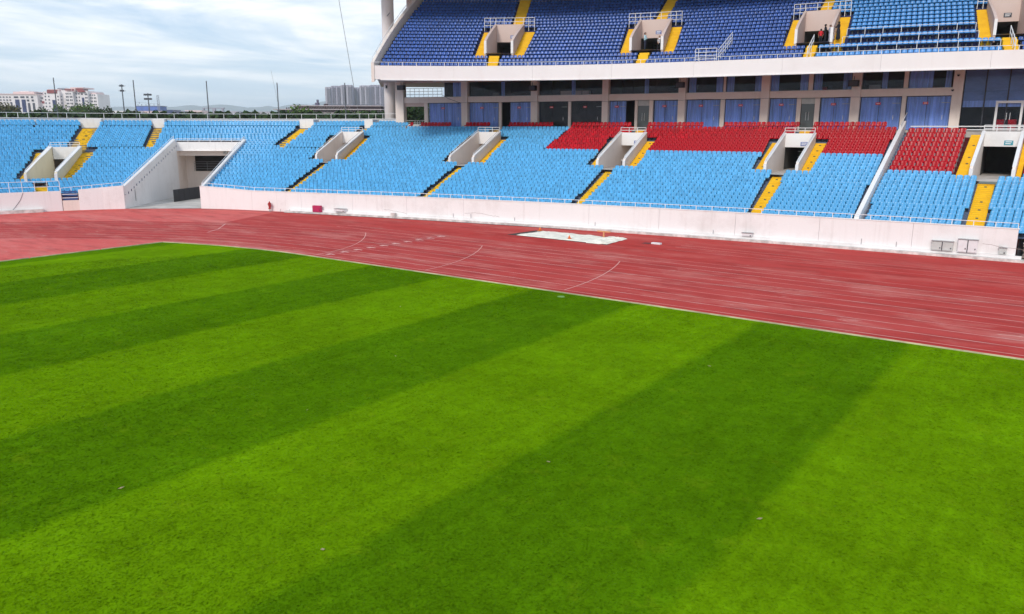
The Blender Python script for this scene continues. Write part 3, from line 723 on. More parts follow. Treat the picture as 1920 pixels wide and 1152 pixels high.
def build_front_walls():
    # long white wall from the timber bench to the tunnel
    e = empty('front_wall', W(60, 0, 0), 'long white front wall below the light blue seats, right of the tunnel', 'wall')
    ends = list(np.arange(29.45, 100.9, 5.95)) + [100.9]
    for a, b in zip(ends[:-1], ends[1:]):
        mb = MB(); wall_strip(mb, W, (a + .008, b - .008, 0), .25, C(-.05), wall_top); mb.build('wall_panel', white_wall, e)
    mb = MB(); wall_strip(mb, W, (29.1, 90.6, -.62), .60, C(-.05), C(.16)); mb.build('plinth', ledge, e)
    mb = MB(); wall_strip(mb, W, (29.1, 90.2, -.22), .21, C(.16), C(.34)); mb.build('plinth_step', white_wall, e)
    # dark stain line at its foot is a drain slot
    mb = MB(); wall_strip(mb, W, (60, 100.5, -.70), .07, C(-.004), C(.012)); mb.build('drain_slot', dark_metal, e)
    cap = MB(); wall_strip(cap, W, (29.40, 100.9, -.03), .31, lambda s: wall_top(s) + .001, lambda s: wall_top(s) + .05); cap.build('coping', white_wall, e)
    railing('front_railing', W, 29.5, 100.7, .1, lambda s: wall_top(s) + .05, [.31], 1.22, 'white single-bar railing on the long front wall, right of the tunnel')
    e = empty('front_wall', W(110, 0, 0), 'white front wall between the tunnel and the blue gap, left of the tunnel', 'wall')
    mb = MB(); wall_strip(mb, W, (108.5, 112.6, 0), .25, C(-.05), lambda s: 2.35 - .08 * (s - 108.5)); mb.build('wall_panel', white_wall, e)
    mb = MB(); wall_strip(mb, W, (112.6, 114.05, 0.02), .22, C(-.05), C(1.0)); mb.build('low_panel', cream_wall, e)
    railing('front_railing', W, 108.6, 114.1, .1, lambda s: 2.35 - .08 * (s - 108.5), [.32], 1.0, 'short white railing on the wall just left of the tunnel')
    e = empty('front_wall', W(120, 0, 0), 'white front wall at the far left edge with a hanging cable', 'wall')
    mb = MB(); wall_strip(mb, W, (114.1, 130, 0), .25, C(-.05), C(1.95)); mb.build('wall_panel', white_wall, e)
    mb = MB(); wall_strip(mb, W, (115.8, 130, -.5), .48, C(-.05), C(.30)); mb.build('plinth', ledge, e)
    mb = MB(); mb.path([W(117.3, -.02, 1.9), W(117.6, -.02, 1.2), W(118.1, -.02, .55), W(118.4, -.02, .2)], .015); mb.build('cable', dark_metal, e)
    railing('front_railing', W, 114.15, 130, .1, C(1.95), [.45, .98], 1.05, 'tall white two-bar railing on the wall at the far left')
    g = empty('blue_steps', W(113.3, .3, 1.2), 'small blue steps with white bars in the gap of the left front wall', 'steps')
    for k, z in enumerate((1.02, 1.32, 1.62)):
        mb = MB(); wall_strip(mb, W, (112.7, 114.0, .25 + .16 * k), .2, C(z), C(z + .26)); mb.build('step', mat('dark_blue_paint', (.04, .10, .28), .6), g)
    for z in (1.25, 1.6):
        mb = MB(); mb.path([W(112.65, .05, z), W(114.05, .05, z)], .03); mb.build('rail', white_metal, g)
    # rim wall along the back
    e = empty('rim_wall', W(110, 23.2, 9), 'white rim wall behind the top row left of the round mast', 'wall')
    mb = MB(); wall_strip(mb, W, (91.4, 130, 23.25), .25, C(7.6), C(9.13)); mb.build('wall_panel', white_wall, e)
    mb = MB(); wall_strip(mb, W, (91.4, 130, 23.15), .4, C(9.135), C(9.2)); mb.build('coping', white_wall, e)
    for a, b in ((93.85, 94.95), (98.85, 99.75), (107.9, 108.55), (111.35, 112.4)):
        mb = MB(); wall_strip(mb, W, (a, b, drow(30) + .05), 1.4, C(7.6), C(9.10)); mb.build('stub_wall', white_wall, e)
    railing('rim_railing', W, 91.5, 130, 23.4, C(9.2), [.59], .95, 'long white railing on top of the rim wall against the sky')
    for b0 in ((94.9, 98.9), (108.7, 112.9)):  # strips in the empty row: shade under the seats put into their colour
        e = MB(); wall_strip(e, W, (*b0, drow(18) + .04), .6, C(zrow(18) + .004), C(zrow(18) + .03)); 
        tag(e.build('seat_shade', dark_step_shade), ('dark strip painted for seat shade between blue rows right of the tunnel' if b0[0] < 100 else 'dark strip painted for seat shade between blue rows left of the tunnel'), 'seat_shade')
    # pale landing where the speckled stairs meet the rim wall
build_front_walls()

# ------------------------------------------------------------------ vomitories
def sign(e, c, rot, w, h, m, lines=2):
    mb = MB(); mb.box((-w / 2, -.03, -h / 2), (w / 2, 0, h / 2)); o = mb.build('sign', m); o.parent = e; o.location = Vector(c) - Vector(e.location); o.rotation_euler = (0, 0, rot)
    for k in range(lines):
        mb = MB(); z = h * (.22 - .4 * k); mb.box((-w * .36, -.036, z - h * .09), (w * (.36 - .12 * k), -.031, z + h * .09)); q = mb.build('lettering', white_print); q.parent = o
def build_portal(p, label, up=False, wm=None, signm=None, cat='vomitory'):
    fn = p.fn; th = .2; wm = wm or cream_wall
    e = empty('vomitory', fn((p.L(p.df) + p.R(p.df)) / 2, p.df, p.zf), label, cat, 'vomitories of the upper tier' if up else 'vomitories of the lower tier')
    zt = lambda d: p.ztf + .12 + (p.ztb - p.ztf - .12) * (d - p.df) / (p.db - p.df) if not up else p.ztf + (p.ztb - p.ztf) * ((d - p.df) / (p.db - p.df)) ** .9
    zb = p.zf - .6
    ds = [p.df, p.df + .18] + list(np.linspace(p.df + .9, p.db, 7))
    for side, f, o in (('left', p.L, -1), ('right', p.R, 1)):
        prof = []
        for d in ds: prof.append((d, p.ztf if d == p.df else zt(d)))
        mb = MB()
        for k in range(len(ds) - 1):
            (da, za), (db_, zb_) = prof[k], prof[k + 1]
            sa, sb = f(da), f(db_)
            A = [fn(sa, da, zb), fn(sb, db_, zb), fn(sb + o * th, db_, zb), fn(sa + o * th, da, zb), fn(sa, da, za), fn(sb, db_, zb_), fn(sb + o * th, db_, zb_), fn(sa + o * th, da, za)]
            mb.hexa(A)
        # faces between segments coincide inside the wall only
        mb.build('side_wall', wm, e)
        # white front edge
        mb = MB(); s = f(p.df)
        mb.hexa([fn(s - .02 * o, p.df - .06, p.zf), fn(s + o * (th + .02), p.df - .06, p.zf), fn(s + o * (th + .02), p.df - .003, p.zf), fn(s - .02 * o, p.df - .003, p.zf)] + [fn(s - .02 * o, p.df - .06, p.ztf + .03), fn(s + o * (th + .02), p.df - .06, p.ztf + .03), fn(s + o * (th + .02), p.df - .003, p.ztf + .03), fn(s - .02 * o, p.df - .003, p.ztf + .03)])
        mb.build('end_post', white_wall, e)
        mb = MB()
        for k in range(1, len(ds) - 1):
            (da, za), (db_, zb_) = prof[k], prof[k + 1]; sa, sb = f(da), f(db_)
            mb.hexa([fn(sa - .02 * o, da, za + .003), fn(sb - .02 * o, db_, zb_ + .003), fn(sb + o * (th + .02), db_, zb_ + .003), fn(sa + o * (th + .02), da, za + .003), fn(sa - .02 * o, da, za + .05), fn(sb - .02 * o, db_, zb_ + .05), fn(sb + o * (th + .02), db_, zb_ + .05), fn(sa + o * (th + .02), da, za + .05)])
        mb.build('coping', white_wall if not up else wm, e)
        if not up and p.name != 'right':
            mb = MB(); hh = .22; mb.path([fn(f(d) + o * .1, d, zt(d) + .05 + hh) for d in ds[1:]], .028)
            mb.bar(fn(f(ds[1]) + o * .1, ds[1], zt(ds[1])), fn(f(ds[1]) + o * .1, ds[1], zt(ds[1]) + hh + .05), .028)
            mb.build('handrail', white_metal, e)
    L1, R1_ = p.L(p.db), p.R(p.db)
    # lintel panel over the opening
    mb = MB(); wall_strip(mb, fn, (R1_ + th + .002, L1 - th - .002, p.db - .2), .22, C(p.zl), C(p.ztb - .005), 5)
    mb.poly([fn(R1_ + th, p.db - .2, p.zl), fn(L1 - th, p.db - .2, p.zl), fn(L1 - th, p.db + .02, p.zl), fn(R1_ + th, p.db + .02, p.zl)])
    mb.build('lintel_panel', wm if up else (white_wall if p.name != 'right' else white_wall), e)
    # passage behind: ceiling, side walls, floor, back wall
    mb = MB(); D2 = p.db + 6.5; A, B = R1_ + th, L1 - th; zf = p.zf - .004
    s0, s1 = p.R(p.df - .7) + th, p.L(p.df - .7) - th
    if not up: s0, s1 = (s0 + s1) / 2 - .55, (s0 + s1) / 2 + .55
    mb.poly([fn(A, p.db, zf), fn(B, p.db, zf), fn(p.L(p.df) - th, p.df, zf), fn(p.R(p.df) + th, p.df, zf)][::-1])
    if not up or True: mb.poly([fn(p.R(p.df) + th, p.df, zf), fn(p.L(p.df) - th, p.df, zf), fn(s1, p.df - .7, zf), fn(s0, p.df - .7, zf)][::-1])
    mb.poly([fn(A, p.db, zf), fn(B, p.db, zf), fn(B, D2, zf), fn(A, D2, zf)]); mb.build('floor', floor_conc, e)
    mb = MB()
    mb.poly([fn(A, p.db + .021, p.zl), fn(B, p.db + .021, p.zl), fn(B, D2, p.zl), fn(A, D2, p.zl)][::-1])
    mb.poly([fn(A, p.db, zf), fn(A, D2, zf), fn(A, D2, p.zl), fn(A, p.db, p.zl)]); mb.poly([fn(B, p.db, zf), fn(B, D2, zf), fn(B, D2, p.zl), fn(B, p.db, p.zl)][::-1])
    mb.poly([fn(A, D2, zf), fn(B, D2, zf), fn(B, D2, p.zl), fn(A, D2, p.zl)]); 
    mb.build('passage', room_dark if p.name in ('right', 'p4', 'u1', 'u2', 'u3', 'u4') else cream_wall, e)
    c = (L1 + R1_) / 2
    if up:
        zb_ = p.ztb - .62
        a, b = R1_ - .95, L1 + .95
        for h in (.52, .92, 1.32): 
            mb = MB(); mb.path([fn(s, p.db - .1, zb_ + h) for s in np.linspace(a, b, 5)], .03); mb.build('rail', white_metal, e)
        for s, z0 in [(a, -.1), (a + .55, -.1), (R1_ + .1, .5), (c - .5, .5), (c + .5, .5), (L1 - .1, .5), (b - .55, -.1), (b, -.1)]:
            mb = MB(); mb.bar(fn(s, p.db - .1, zb_ + z0), fn(s, p.db - .1, zb_ + 1.32), .03); mb.build('post', white_metal, e)
    else:
        for h in (.22, .48):
            mb = MB(); mb.path([fn(R1_ + .1, p.db - .1, p.ztb + h), fn(L1 - .1, p.db - .1, p.ztb + h)], .028); mb.build('rail', white_metal, e)
        for s in np.linspace(R1_ + .1, L1 - .1, 4):
            mb = MB(); mb.bar(fn(s, p.db - .1, p.ztb - .02), fn(s, p.db - .1, p.ztb + .48), .028); mb.build('post', white_metal, e)
    if signm:
        rot = Wrot(c) if fn is W else FUrot(c)
        cs = c - (.45 if not up else .35); sign(e, fn(cs, p.db - .203, p.zl + (.30 if not up else .55)), rot, .62, .36, signm)
    return e
PE = []
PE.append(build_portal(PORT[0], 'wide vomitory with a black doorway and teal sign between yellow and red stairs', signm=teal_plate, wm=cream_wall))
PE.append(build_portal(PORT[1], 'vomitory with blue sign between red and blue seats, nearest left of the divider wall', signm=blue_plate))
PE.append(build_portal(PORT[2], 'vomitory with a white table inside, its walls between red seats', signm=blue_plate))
PE.append(build_portal(PORT[3], 'vomitory among blue seats just below the short red row', wm=cream_wall))
PE.append(build_portal(PORT[4], 'vomitory among blue seats just right of the tunnel', wm=cream_wall))
PE.append(build_portal(PORT[5], 'leftmost vomitory with yellowed cream walls', wm=tan_wall))
build_portal(UP[0], 'leftmost vomitory of the upper tier, blue sign, nobody inside', True, peach_wall, blue_plate)
build_portal(UP[1], 'upper vomitory with a man in a light blue shirt inside', True, peach_wall, blue_plate)
build_portal(UP[2], 'upper vomitory with four people standing at its mouth', True, peach_wall)
build_portal(UP[3], 'upper vomitory cut by the right edge of the photo', True, peach_wall, dark_metal)

# sloping divider wall
def build_divider():
    e = empty('divider_wall', W(39, 0.3, 2), 'thin white sloping divider wall between blue and red seats', 'wall')
    mb = MB(); n = 12; ds = np.linspace(.26, 21.6, n + 1)
    for k in range(n):
        a, b = ds[k], ds[k + 1]; za, zb = 1.5 + .31 * a + .62, 1.5 + .31 * b + .62
        mb.hexa([W(38.86, a, za - 1.2), W(39.16, a, za - 1.2), W(39.16, b, zb - 1.2), W(38.86, b, zb - 1.2), W(38.86, a, za), W(39.16, a, za), W(39.16, b, zb), W(38.86, b, zb)])
    mb.build('wall_panel', white_wall, e)
    mb = MB(); mb.path([W(39.01, d, 1.5 + .31 * d + .95) for d in (19.3, 21.6, 23.0)], .035); mb.bar(W(39.01, 19.3, 7.9), W(39.01, 19.3, 8.45), .03); mb.build('handrail', white_metal, e)
build_divider()

# ------------------------------------------------------------------ tunnel
def build_tunnel():
    e = empty('tunnel', W(104.7, 6, 0), 'wide white players tunnel cut through the corner of the lower tier', 'tunnel')
    def side(f, o, m):
        mb = MB(); ds = [0, .6, 2.0, 15.2]; prof = {0: 2.2, .6: 2.35, 2.0: 2.75, 15.2: 6.75}
        ds = [0., .5] + list(np.linspace(1.2, TUN_D, 8)); zt = lambda d: 2.25 if d < .5 else 2.25 + (6.72 - 2.25) * (d - .5) / (TUN_D - .5)
        for a, b in zip(ds[:-1], ds[1:]):
            sa, sb = f(a), f(b); mb.hexa([W(sa, a, -.05), W(sb, b, -.05), W(sb + o * .25, b, -.05), W(sa + o * .25, a, -.05), W(sa, a, zt(a)), W(sb, b, zt(b)), W(sb + o * .25, b, zt(b)), W(sa + o * .25, a, zt(a))])
        mb.build('side_wall', m, e)
        for h in (.16, .36):
            mb = MB(); mb.path([W(f(d) + o * .12, d, zt(d) + h) for d in ds[1:]], .026); mb.build('handrail', white_metal, e)
        for d in ds[1::2]:
            mb = MB(); mb.bar(W(f(d) + o * .12, d, zt(d) - .02), W(f(d) + o * .12, d, zt(d) + .36), .026); mb.build('post', white_metal, e)
    side(TUN_L, 1, white_wall); side(TUN_R, -1, white_wall)
    a, b = TUN_R(TUN_D) - .25, TUN_L(TUN_D) + .25
    mb = MB(); wall_strip(mb, W, (a, b, TUN_D), .3, C(5.35), C(6.4), 1); mb.build('parapet', white_wall, e)
    mb = MB(); wall_strip(mb, W, (a, b, TUN_D + .9), .4, C(4.75), C(5.55), 1); mb.build('beam', cream_wall, e)
    mb = MB(); mb.poly([W(a, TUN_D, 5.349), W(b, TUN_D, 5.349), W(b, TUN_D + 9, 5.349), W(a, TUN_D + 9, 5.349)]); mb.build('ceiling', cream_wall, e)
    for h in (.17, .36):
        mb = MB(); mb.path([W(s, TUN_D + .1, 6.4 + h) for s in np.linspace(a + .25, b - .25, 6)], .026); mb.build('rail', white_metal, e)
    for s in np.linspace(a + .3, b - .3, 7):
        mb = MB(); mb.bar(W(s, TUN_D + .1, 6.38), W(s, TUN_D + .1, 6.76), .026); mb.build('post', white_metal, e)
    # inner walls
    mb = MB(); 
    mb.poly([W(b - .25, TUN_D, -.05), W(b - .25, TUN_D + 9, -.05), W(b - .25, TUN_D + 9, 5.35), W(b - .25, TUN_D, 5.35)]); mb.poly([W(a + .25, TUN_D, -.05), W(a + .25, TUN_D + 9, -.05), W(a + .25, TUN_D + 9, 5.35), W(a + .25, TUN_D, 5.35)])
    mb.build('inner_wall', cream_wall, e)
    # back wall with a dark mezzanine opening, railing and two slots
    D = TUN_D + 4.2; a2, b2 = a + .25, b - .25
    mb = MB(); wall_strip(mb, W, (a2, b2, D), .2, C(-.05), C(2.75), 2)
    wall_strip(mb, W, (b2 - .55, b2, D), .2, C(2.75), C(5.3), 2); wall_strip(mb, W, (a2 + 1.2, a2 + 1.45, D), .2, C(2.75), C(5.3), 2); mb.build('back_wall', cream_wall, e)
    mb = MB(); wall_strip(mb, W, (a2, b2, D + 3.5), .2, C(2.5), C(5.3), 2); mb.poly([W(a2, D, 2.74), W(b2, D, 2.74), W(b2, D + 3.5, 2.74), W(a2, D + 3.5, 2.74)]); mb.build('mezzanine', room_dark, e)
    for h in (.3, .6, .9, 1.15):
        mb = MB(); mb.path([W(a2, D - .05, 2.75 + h), W(b2 - .5, D - .05, 2.75 + h)], .025); mb.build('rail', grey_metal, e)
    for s in np.linspace(a2, b2 - .5, 6):
        mb = MB(); mb.bar(W(s, D - .05, 2.75), W(s, D - .05, 3.9), .025); mb.build('post', grey_metal, e)
    for s in (a2 + 1.6, a2 + 2.1):
        mb = MB(); wall_strip(mb, W, (s, s + .25, D - .03), .02, C(.9), C(2.0), 2); mb.build('slot', dark_metal, e)
    # black gate folded along the left wall
    fm = mat('black_fence_mesh', (.03, .03, .035), .7)
    ga = Vector((-82.75, 51.2, 0)); gb = Vector((-85.2, 56.6, 0)); gd = (gb - ga) / 6; gn = Vector((gd.y, -gd.x, 0)).normalized() * .04
    for k in range(6):
        a_ = ga + gd * k; b_ = ga + gd * (k + .96); mb = MB(); mb.hexa([a_ + Vector((0, 0, .06)), b_ + Vector((0, 0, .06)), b_ + gn + Vector((0, 0, .06)), a_ + gn + Vector((0, 0, .06)), a_ + Vector((0, 0, 1.4)), b_ + Vector((0, 0, 1.4)), b_ + gn + Vector((0, 0, 1.4)), a_ + gn + Vector((0, 0, 1.4))]); mb.build('gate_panel', fm, e)
    mb = MB(); mb.poly([W(TUN_R(0), .0, .006), W(TUN_L(0), .0, .006), W(TUN_L(TUN_D), TUN_D + 4.2, .006), W(TUN_R(TUN_D), TUN_D + 4.2, .006)]); o = mb.build('tunnel_floor', floor_conc); tag(o, kind='structure')
    mb = MB(); s = TUN_L(2.8); mb.hexa([W(s - .015, 2.7, .55), W(s, 2.7, .55), W(s, 3.15, .55), W(s - .015, 3.15, .55), W(s - .015, 2.7, 1.75), W(s, 2.7, 1.75), W(s, 3.15, 1.75), W(s - .015, 3.15, 1.75)]); mb.build('vent_slot', grey_metal, e)
    # small box lamp on the beam
    mb = MB(); p0 = W(103.6, TUN_D + .75, 5.0); mb.box((p0.x - .15, p0.y - .15, 4.95), (p0.x + .15, p0.y + .15, 5.25)); mb.build('lamp_box', grey_box, e)
build_tunnel()

# ------------------------------------------------------------------ building with the glass doors
DG = 23.2; ZF, ZD, ZS, ZT = 8.0, 11.03, 11.68, 13.35
def curtain_mesh(a, b, z0, z1, d, fn=W, m=None, parent=None, name='curtain'):
    L = b - a; n = max(6, int(L / .07)); mb = MB(); vs = []
    ph = rng.random() * 6
    for k in range(n + 1):
        s = a + L * k / n; o = .07 * math.sin(k * 1.05 + ph) + .04 * math.sin(k * .37 + ph * 2)
        vs.append((fn(s, d + o, z0), fn(s, d + o, z1)))
    for k in range(n): mb.poly([vs[k][0], vs[k + 1][0], vs[k + 1][1], vs[k][1]])
    return mb.build(name, m or curtain_mat, parent, smooth=False)
def build_building():
    e = empty('glass_building', W(60, DG, ZF), 'cream framed building with curtained glass doors under the upper tier', 'building')
    colm = cream_wall
    mb = MB(); wall_strip(mb, W, (14, 91.35, 21.75), 1.6, C(7.3), C(ZF), 2); mb.build('walkway', floor_conc, e)
    cols = [(35.08, 35.82), (42.81, 43.55), (50.53, 51.25), (58.35, 59.03), (66.22, 66.85), (74.02, 74.75), (82.30, 83.02), (90.29, 91.33)]
    for k, (a, b) in enumerate(cols):
        mb = MB(); wall_strip(mb, W, (a, b, DG - .45), .75, C(7.9), C(13.6), 5); mb.build('column', colm, e)
    mull = [(39.20, 39.53), (46.12, 46.53), (47.72, 48.09), (54.60, 55.0), (61.61, 61.99), (63.19, 63.47), (70.35, 70.64), (78.31, 78.63), (87.4, 87.83)]
    for a, b in mull:
        mb = MB(); wall_strip(mb, W, (a, b, DG - .12), .22, C(ZF), C(ZD), 5); mb.build('pier', colm, e)
    for (a, b) in zip([c[1] for c in cols[:-1]], [c[0] for c in cols[1:]]):
        mb = MB(); wall_strip(mb, W, (a + .003, b - .003, DG - .25), .45, C(ZD), C(ZS), 3); mb.build('spandrel', colm, e)
        mb = MB(); wall_strip(mb, W, (a + .003, b - .003, DG - .29), .12, C(ZS - .0), C(ZS + .04), 3); mb.build('sill', grey_box, e)
        mb = MB(); wall_strip(mb, W, (a + .003, b - .003, DG - .02), .1, C(ZT), C(13.8), 3); mb.build('header', peach_wall, e)
    for a, b in [(39.19, 39.52), (46.84, 47.21), (54.61, 54.81)]:
        mb = MB(); wall_strip(mb, W, (a, b, DG - .08), .18, C(ZS), C(ZT), 5); mb.build('window_post', colm, e)
    # rooms behind
    mb = MB()
    for z in (ZF, 11.35, 13.6): mb.poly([W(s, d, z) for s, d in ((14, DG), (87.8, DG), (87.8, DG + 5), (14, DG + 5))])
    ss = np.linspace(14, 90, 30)
    mb2 = MB()
    for z in (ZF, 11.35, 13.62):
        for k in range(29): 
            if ss[k + 1] < 88: mb2.poly([W(ss[k], DG + .05, z), W(ss[k + 1], DG + .05, z), W(ss[k + 1], DG + 5, z), W(ss[k], DG + 5, z)])
    wall_strip(mb2, W, (14, 85.5, DG + 5), .2, C(ZF), C(13.6), 2)
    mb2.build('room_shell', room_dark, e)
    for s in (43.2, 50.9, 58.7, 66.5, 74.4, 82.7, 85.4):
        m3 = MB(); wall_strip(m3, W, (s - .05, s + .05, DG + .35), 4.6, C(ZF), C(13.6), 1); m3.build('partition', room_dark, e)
    # lower bays: (a, b, state)
    bays = [(83.02, 87.4, 'c'), (78.63, 82.30, 'c'), (77.43, 78.31, 'open'), (74.75, 77.43, 'c'), (70.64, 74.02, 'dark'), (66.85, 70.35, 'dark'), (64.36, 66.22, 'c'), (63.47, 64.36, 'open'), (61.99, 63.19, 'grey'), (59.03, 61.61, 'c'), (55.0, 58.35, 'c'), (51.25, 54.60, 'c'), (48.09, 50.53, 'c'), (46.53, 47.72, 'grey'), (43.55, 46.12, 'c'), (39.53, 42.81, 'c'), (35.82, 39.20, 'c')]
    gm = mat('grey_door_glass', (.10, .115, .115), .15, spec=.6)
    for a, b, st in bays:
        if st == 'open': 
            continue
        if st == 'grey':
            mb = MB(); wall_strip(mb, W, (a + .05, b - .05, DG + .02), .05, C(ZF), C(10.45), 5); o = mb.build('door', gm, e)
            for q in (-.12, .12):
                c = (a + b) / 2 + q; m4 = MB(); m4.bar(W(c, DG - .06, 8.9), W(c, DG - .06, 9.7), .02); m4.build('handle', white_metal, o)
            mb = MB(); wall_strip(mb, W, (a + .01, b - .01, DG), .07, C(10.46), C(ZD), 5); mb.build('transom', grey_box, e); continue
        if st == 'c':
            c = curtain_mesh(a + .06, b - (.06 if b - a < 3 else .06), ZF + .05, ZD - .05, DG + .22, parent=e)
        # two panes, one is a door with a handle
        mid = a + (b - a) * .52
        for k, (x, y) in enumerate(((a + .02, mid - .02), (mid + .02, b - .02))):
            mb = MB(); wall_strip(mb, W, (x, y, DG + .02), .02, C(ZF + .02), C(ZD - .02), 9); pn = mb.build('glass_door' if k == 0 else 'glass_pane', glass, e)
            m4 = MB(); wall_strip(m4, W, (x, x + .035, DG), .05, C(ZF), C(ZD), 9); m4.build('frame', dark_metal, pn)
            m4 = MB(); wall_strip(m4, W, (x, y, DG + .0), .05, C(ZD - .06), C(ZD - .002), 9); m4.build('top_frame', dark_metal, pn)
            if k == 0:
                m5 = MB(); c = x + .55; m5.bar(W(c, DG - .06, 8.95), W(c, DG - .06, 9.35), .022); m5.bar(W(c, DG, 9.15), W(c, DG - .07, 9.15), .04); m5.build('handle', white_metal, pn)
                m5 = MB(); m5.path([W(x + .1, DG - .03, 10.42), W(x + .7, DG - .03, 10.42)], .022); m5.build('door_closer', grey_box, pn)
        c = a + (b - a) * .56; mb = MB(); mb.box((-.21, -.02, -.10), (.21, 0, .10)); o = mb.build('exit_sign', red_plate, e); o.matrix_parent_inverse = Matrix.Identity(4); o.location = W(c, DG - .02, 10.4) - Vector(e.location); o.rotation_euler = (0, 0, Wrot(c))
        m6 = MB(); m6.box((-.14, -.026, -.035), (.14, -.021, .035)); q = m6.build('lettering', white_print); q.parent = o
    # upper windows
    up = [(83.0, 85.5, .3), (74.65, 82.28, 0), (66.79, 73.98, 0), (59.02, 66.11, 0), (54.81, 58.23, 1), (51.23, 54.61, 1), (47.21, 50.56, 1), (43.61, 46.84, 1), (39.52, 42.74, 0), (35.94, 39.19, 2)]
    for a, b, k in up:
        n = max(1, int((b - a) / 2.2)); xs = np.linspace(a + .02, b - .02, n + 1)
        for x, y in zip(xs[:-1], xs[1:]):
            mb = MB(); wall_strip(mb, W, (x + .01, y - .01, DG + .02), .02, C(ZS + .04), C(ZT), 9); pn = mb.build('window', glass, e)
            m4 = MB(); wall_strip(m4, W, (x, x + .03, DG), .05, C(ZS + .04), C(ZT), 9); m4.build('frame', dark_metal, pn)
        if k == 1:
            curtain_mesh(a + .05, a + .75, ZS + .05, ZT, DG + .2, parent=e); curtain_mesh(b - .75, b - .05, ZS + .05, ZT, DG + .2, parent=e)
        elif k == 2: curtain_mesh(a + 1.4, b - .05, ZS + .05, ZT, DG + .2, parent=e); curtain_mesh(a + .05, a + .5, ZS + .05, ZT, DG + .2, parent=e)
        elif k == .3: curtain_mesh(a + .05, a + 1.3, ZS + .05, ZT, DG + .2, parent=e)
        else:
            c = (a + b) / 2 - .3; curtain_mesh(c, c + .45, ZS + .05, ZT, DG + .5, parent=e)
    # things seen in the upper rooms
    for (a, b, z, m) in [(69.2, 72.4, .55, cream_wall), (41.6, 42.5, .5, grey_box), (46.0, 46.7, .45, red_seat), (79.6, 80.4, .5, wood_old)]:
        mb = MB(); wall_strip(mb, W, (a, b, DG + 2.2), .6, C(11.68), C(11.7 + z), 3); mb.build('cupboard', m, e)
    # ceiling light strips above the upper windows
    for s in np.arange(37, 86, 3.2):
        mb = MB(); wall_strip(mb, W, (s, s + 1.3, DG - .9), .12, C(13.42), C(13.5), 3); mb.build('light_fitting', white_metal, e)
    # open bay at the left end
    mb = MB(); wall_strip(mb, W, (87.83, 90.29, DG - .1), .15, C(ZF), C(ZF + .55), 3); mb.build('low_wall', white_wall, e)
    for h in (.7, .95): mb = MB(); mb.path([W(87.85, DG, ZF + h), W(90.3, DG, ZF + h)], .025); mb.build('rail', white_metal, e)
    for s in np.linspace(87.85, 89.1, 5): mb = MB(); mb.bar(W(s, DG, ZF + .5), W(s, DG, ZF + .95), .025); mb.build('rail_post', white_metal, e)
    mb = MB(); wall_strip(mb, W, (87.83, 90.29, DG - .1), .3, C(10.62), C(ZD), 3); mb.build('beam', peach_wall, e)
    for h in (.35, .7, 1.05): mb = MB(); mb.path([W(85.5, DG, ZS + h), W(90.29, DG, ZS + h)], .025); mb.build('rail', grey_metal, e)
    for s in np.linspace(85.6, 90.2, 9): mb = MB(); mb.bar(W(s, DG, ZS), W(s, DG, ZS + 1.05), .025); mb.build('rail_post', grey_metal, e)
    mb = MB(); wall_strip(mb, W, (86.7, 87.24, DG + 4), .5, C(ZF), C(13.6), 3); mb.build('column', peach_wall, e)
    # right end: tall glass front with blue blinds
    xs = [35.05, 33.5, 31.9, 30.3, 28.6, 27, 25.4, 23.8, 22.2, 20.6, 19, 17.4, 15.8, 14.2]
    for b, a in zip(xs[:-1], xs[1:]):
        mb = MB(); wall_strip(mb, W, (a + .03, b - .03, DG), .03, C(ZF), C(13.6), 9); pn = mb.build('glass_panel', glass, e)
        m4 = MB(); wall_strip(m4, W, (a - .03, a + .03, DG - .03), .09, C(ZF), C(13.6), 9); m4.build('mullion', dark_metal, pn)
        m4 = MB(); wall_strip(m4, W, (a + .05, b - .05, DG + .18), .02, C(10.0), C(13.6), 9); m4.build('blind', blind_mat, e)
        m4 = MB(); wall_strip(m4, W, (a + .05, b - .05, DG + .165), .02, C(10.0), C(10.55), 9); m4.build('blind_hem', curtain_mat, e)
    a, b = 30.75, 32.65
    mb = MB(); wall_strip(mb, W, (a, a + .17, DG - .12), .1, C(ZF), C(10.45), 9); wall_strip(mb, W, (b - .17, b, DG - .12), .1, C(ZF), C(10.45), 9); wall_strip(mb, W, (a, b, DG - .125), .11, C(10.3), C(10.5), 9); f = mb.build('door_frame', white_metal, e)
    mb = MB()
    for q in (-.12, .12): mb.bar(W(31.7 + q, DG - .06, 8.9), W(31.7 + q, DG - .06, 9.5), .02)
    mb.build('door_handle', white_metal, e)
    for s in (31.9, 31.1, 30.0, 29.2):
        m7 = MB(); wall_strip(m7, W, (s, s + .6, DG + 1.2), .5, C(ZF), C(ZF + .95), 3); m7.build('red_armchair_back', red_seat, e)
    for z in (ZF + .02, ZF + .30):
        mb = MB(); wall_strip(mb, W, (14, 38.5, 21.6), .09, C(z), C(z + .09), 3); mb.build('white_edge_bar', white_metal, e)
    # cable sagging across the spandrels
    mb = MB(); mb.path([W(85.3, DG - .5, 11.9), W(84.6, DG - .5, 11.5), W(83.3, DG - .5, 11.05), (W(83.1, DG - .5, 11.0))], .02); mb.path([W(s, DG - .48, 10.98 + .05 * math.cos(s)) for s in np.linspace(83.0, 42, 40)], .012); mb.build('cable', dark_metal, e)
build_building()
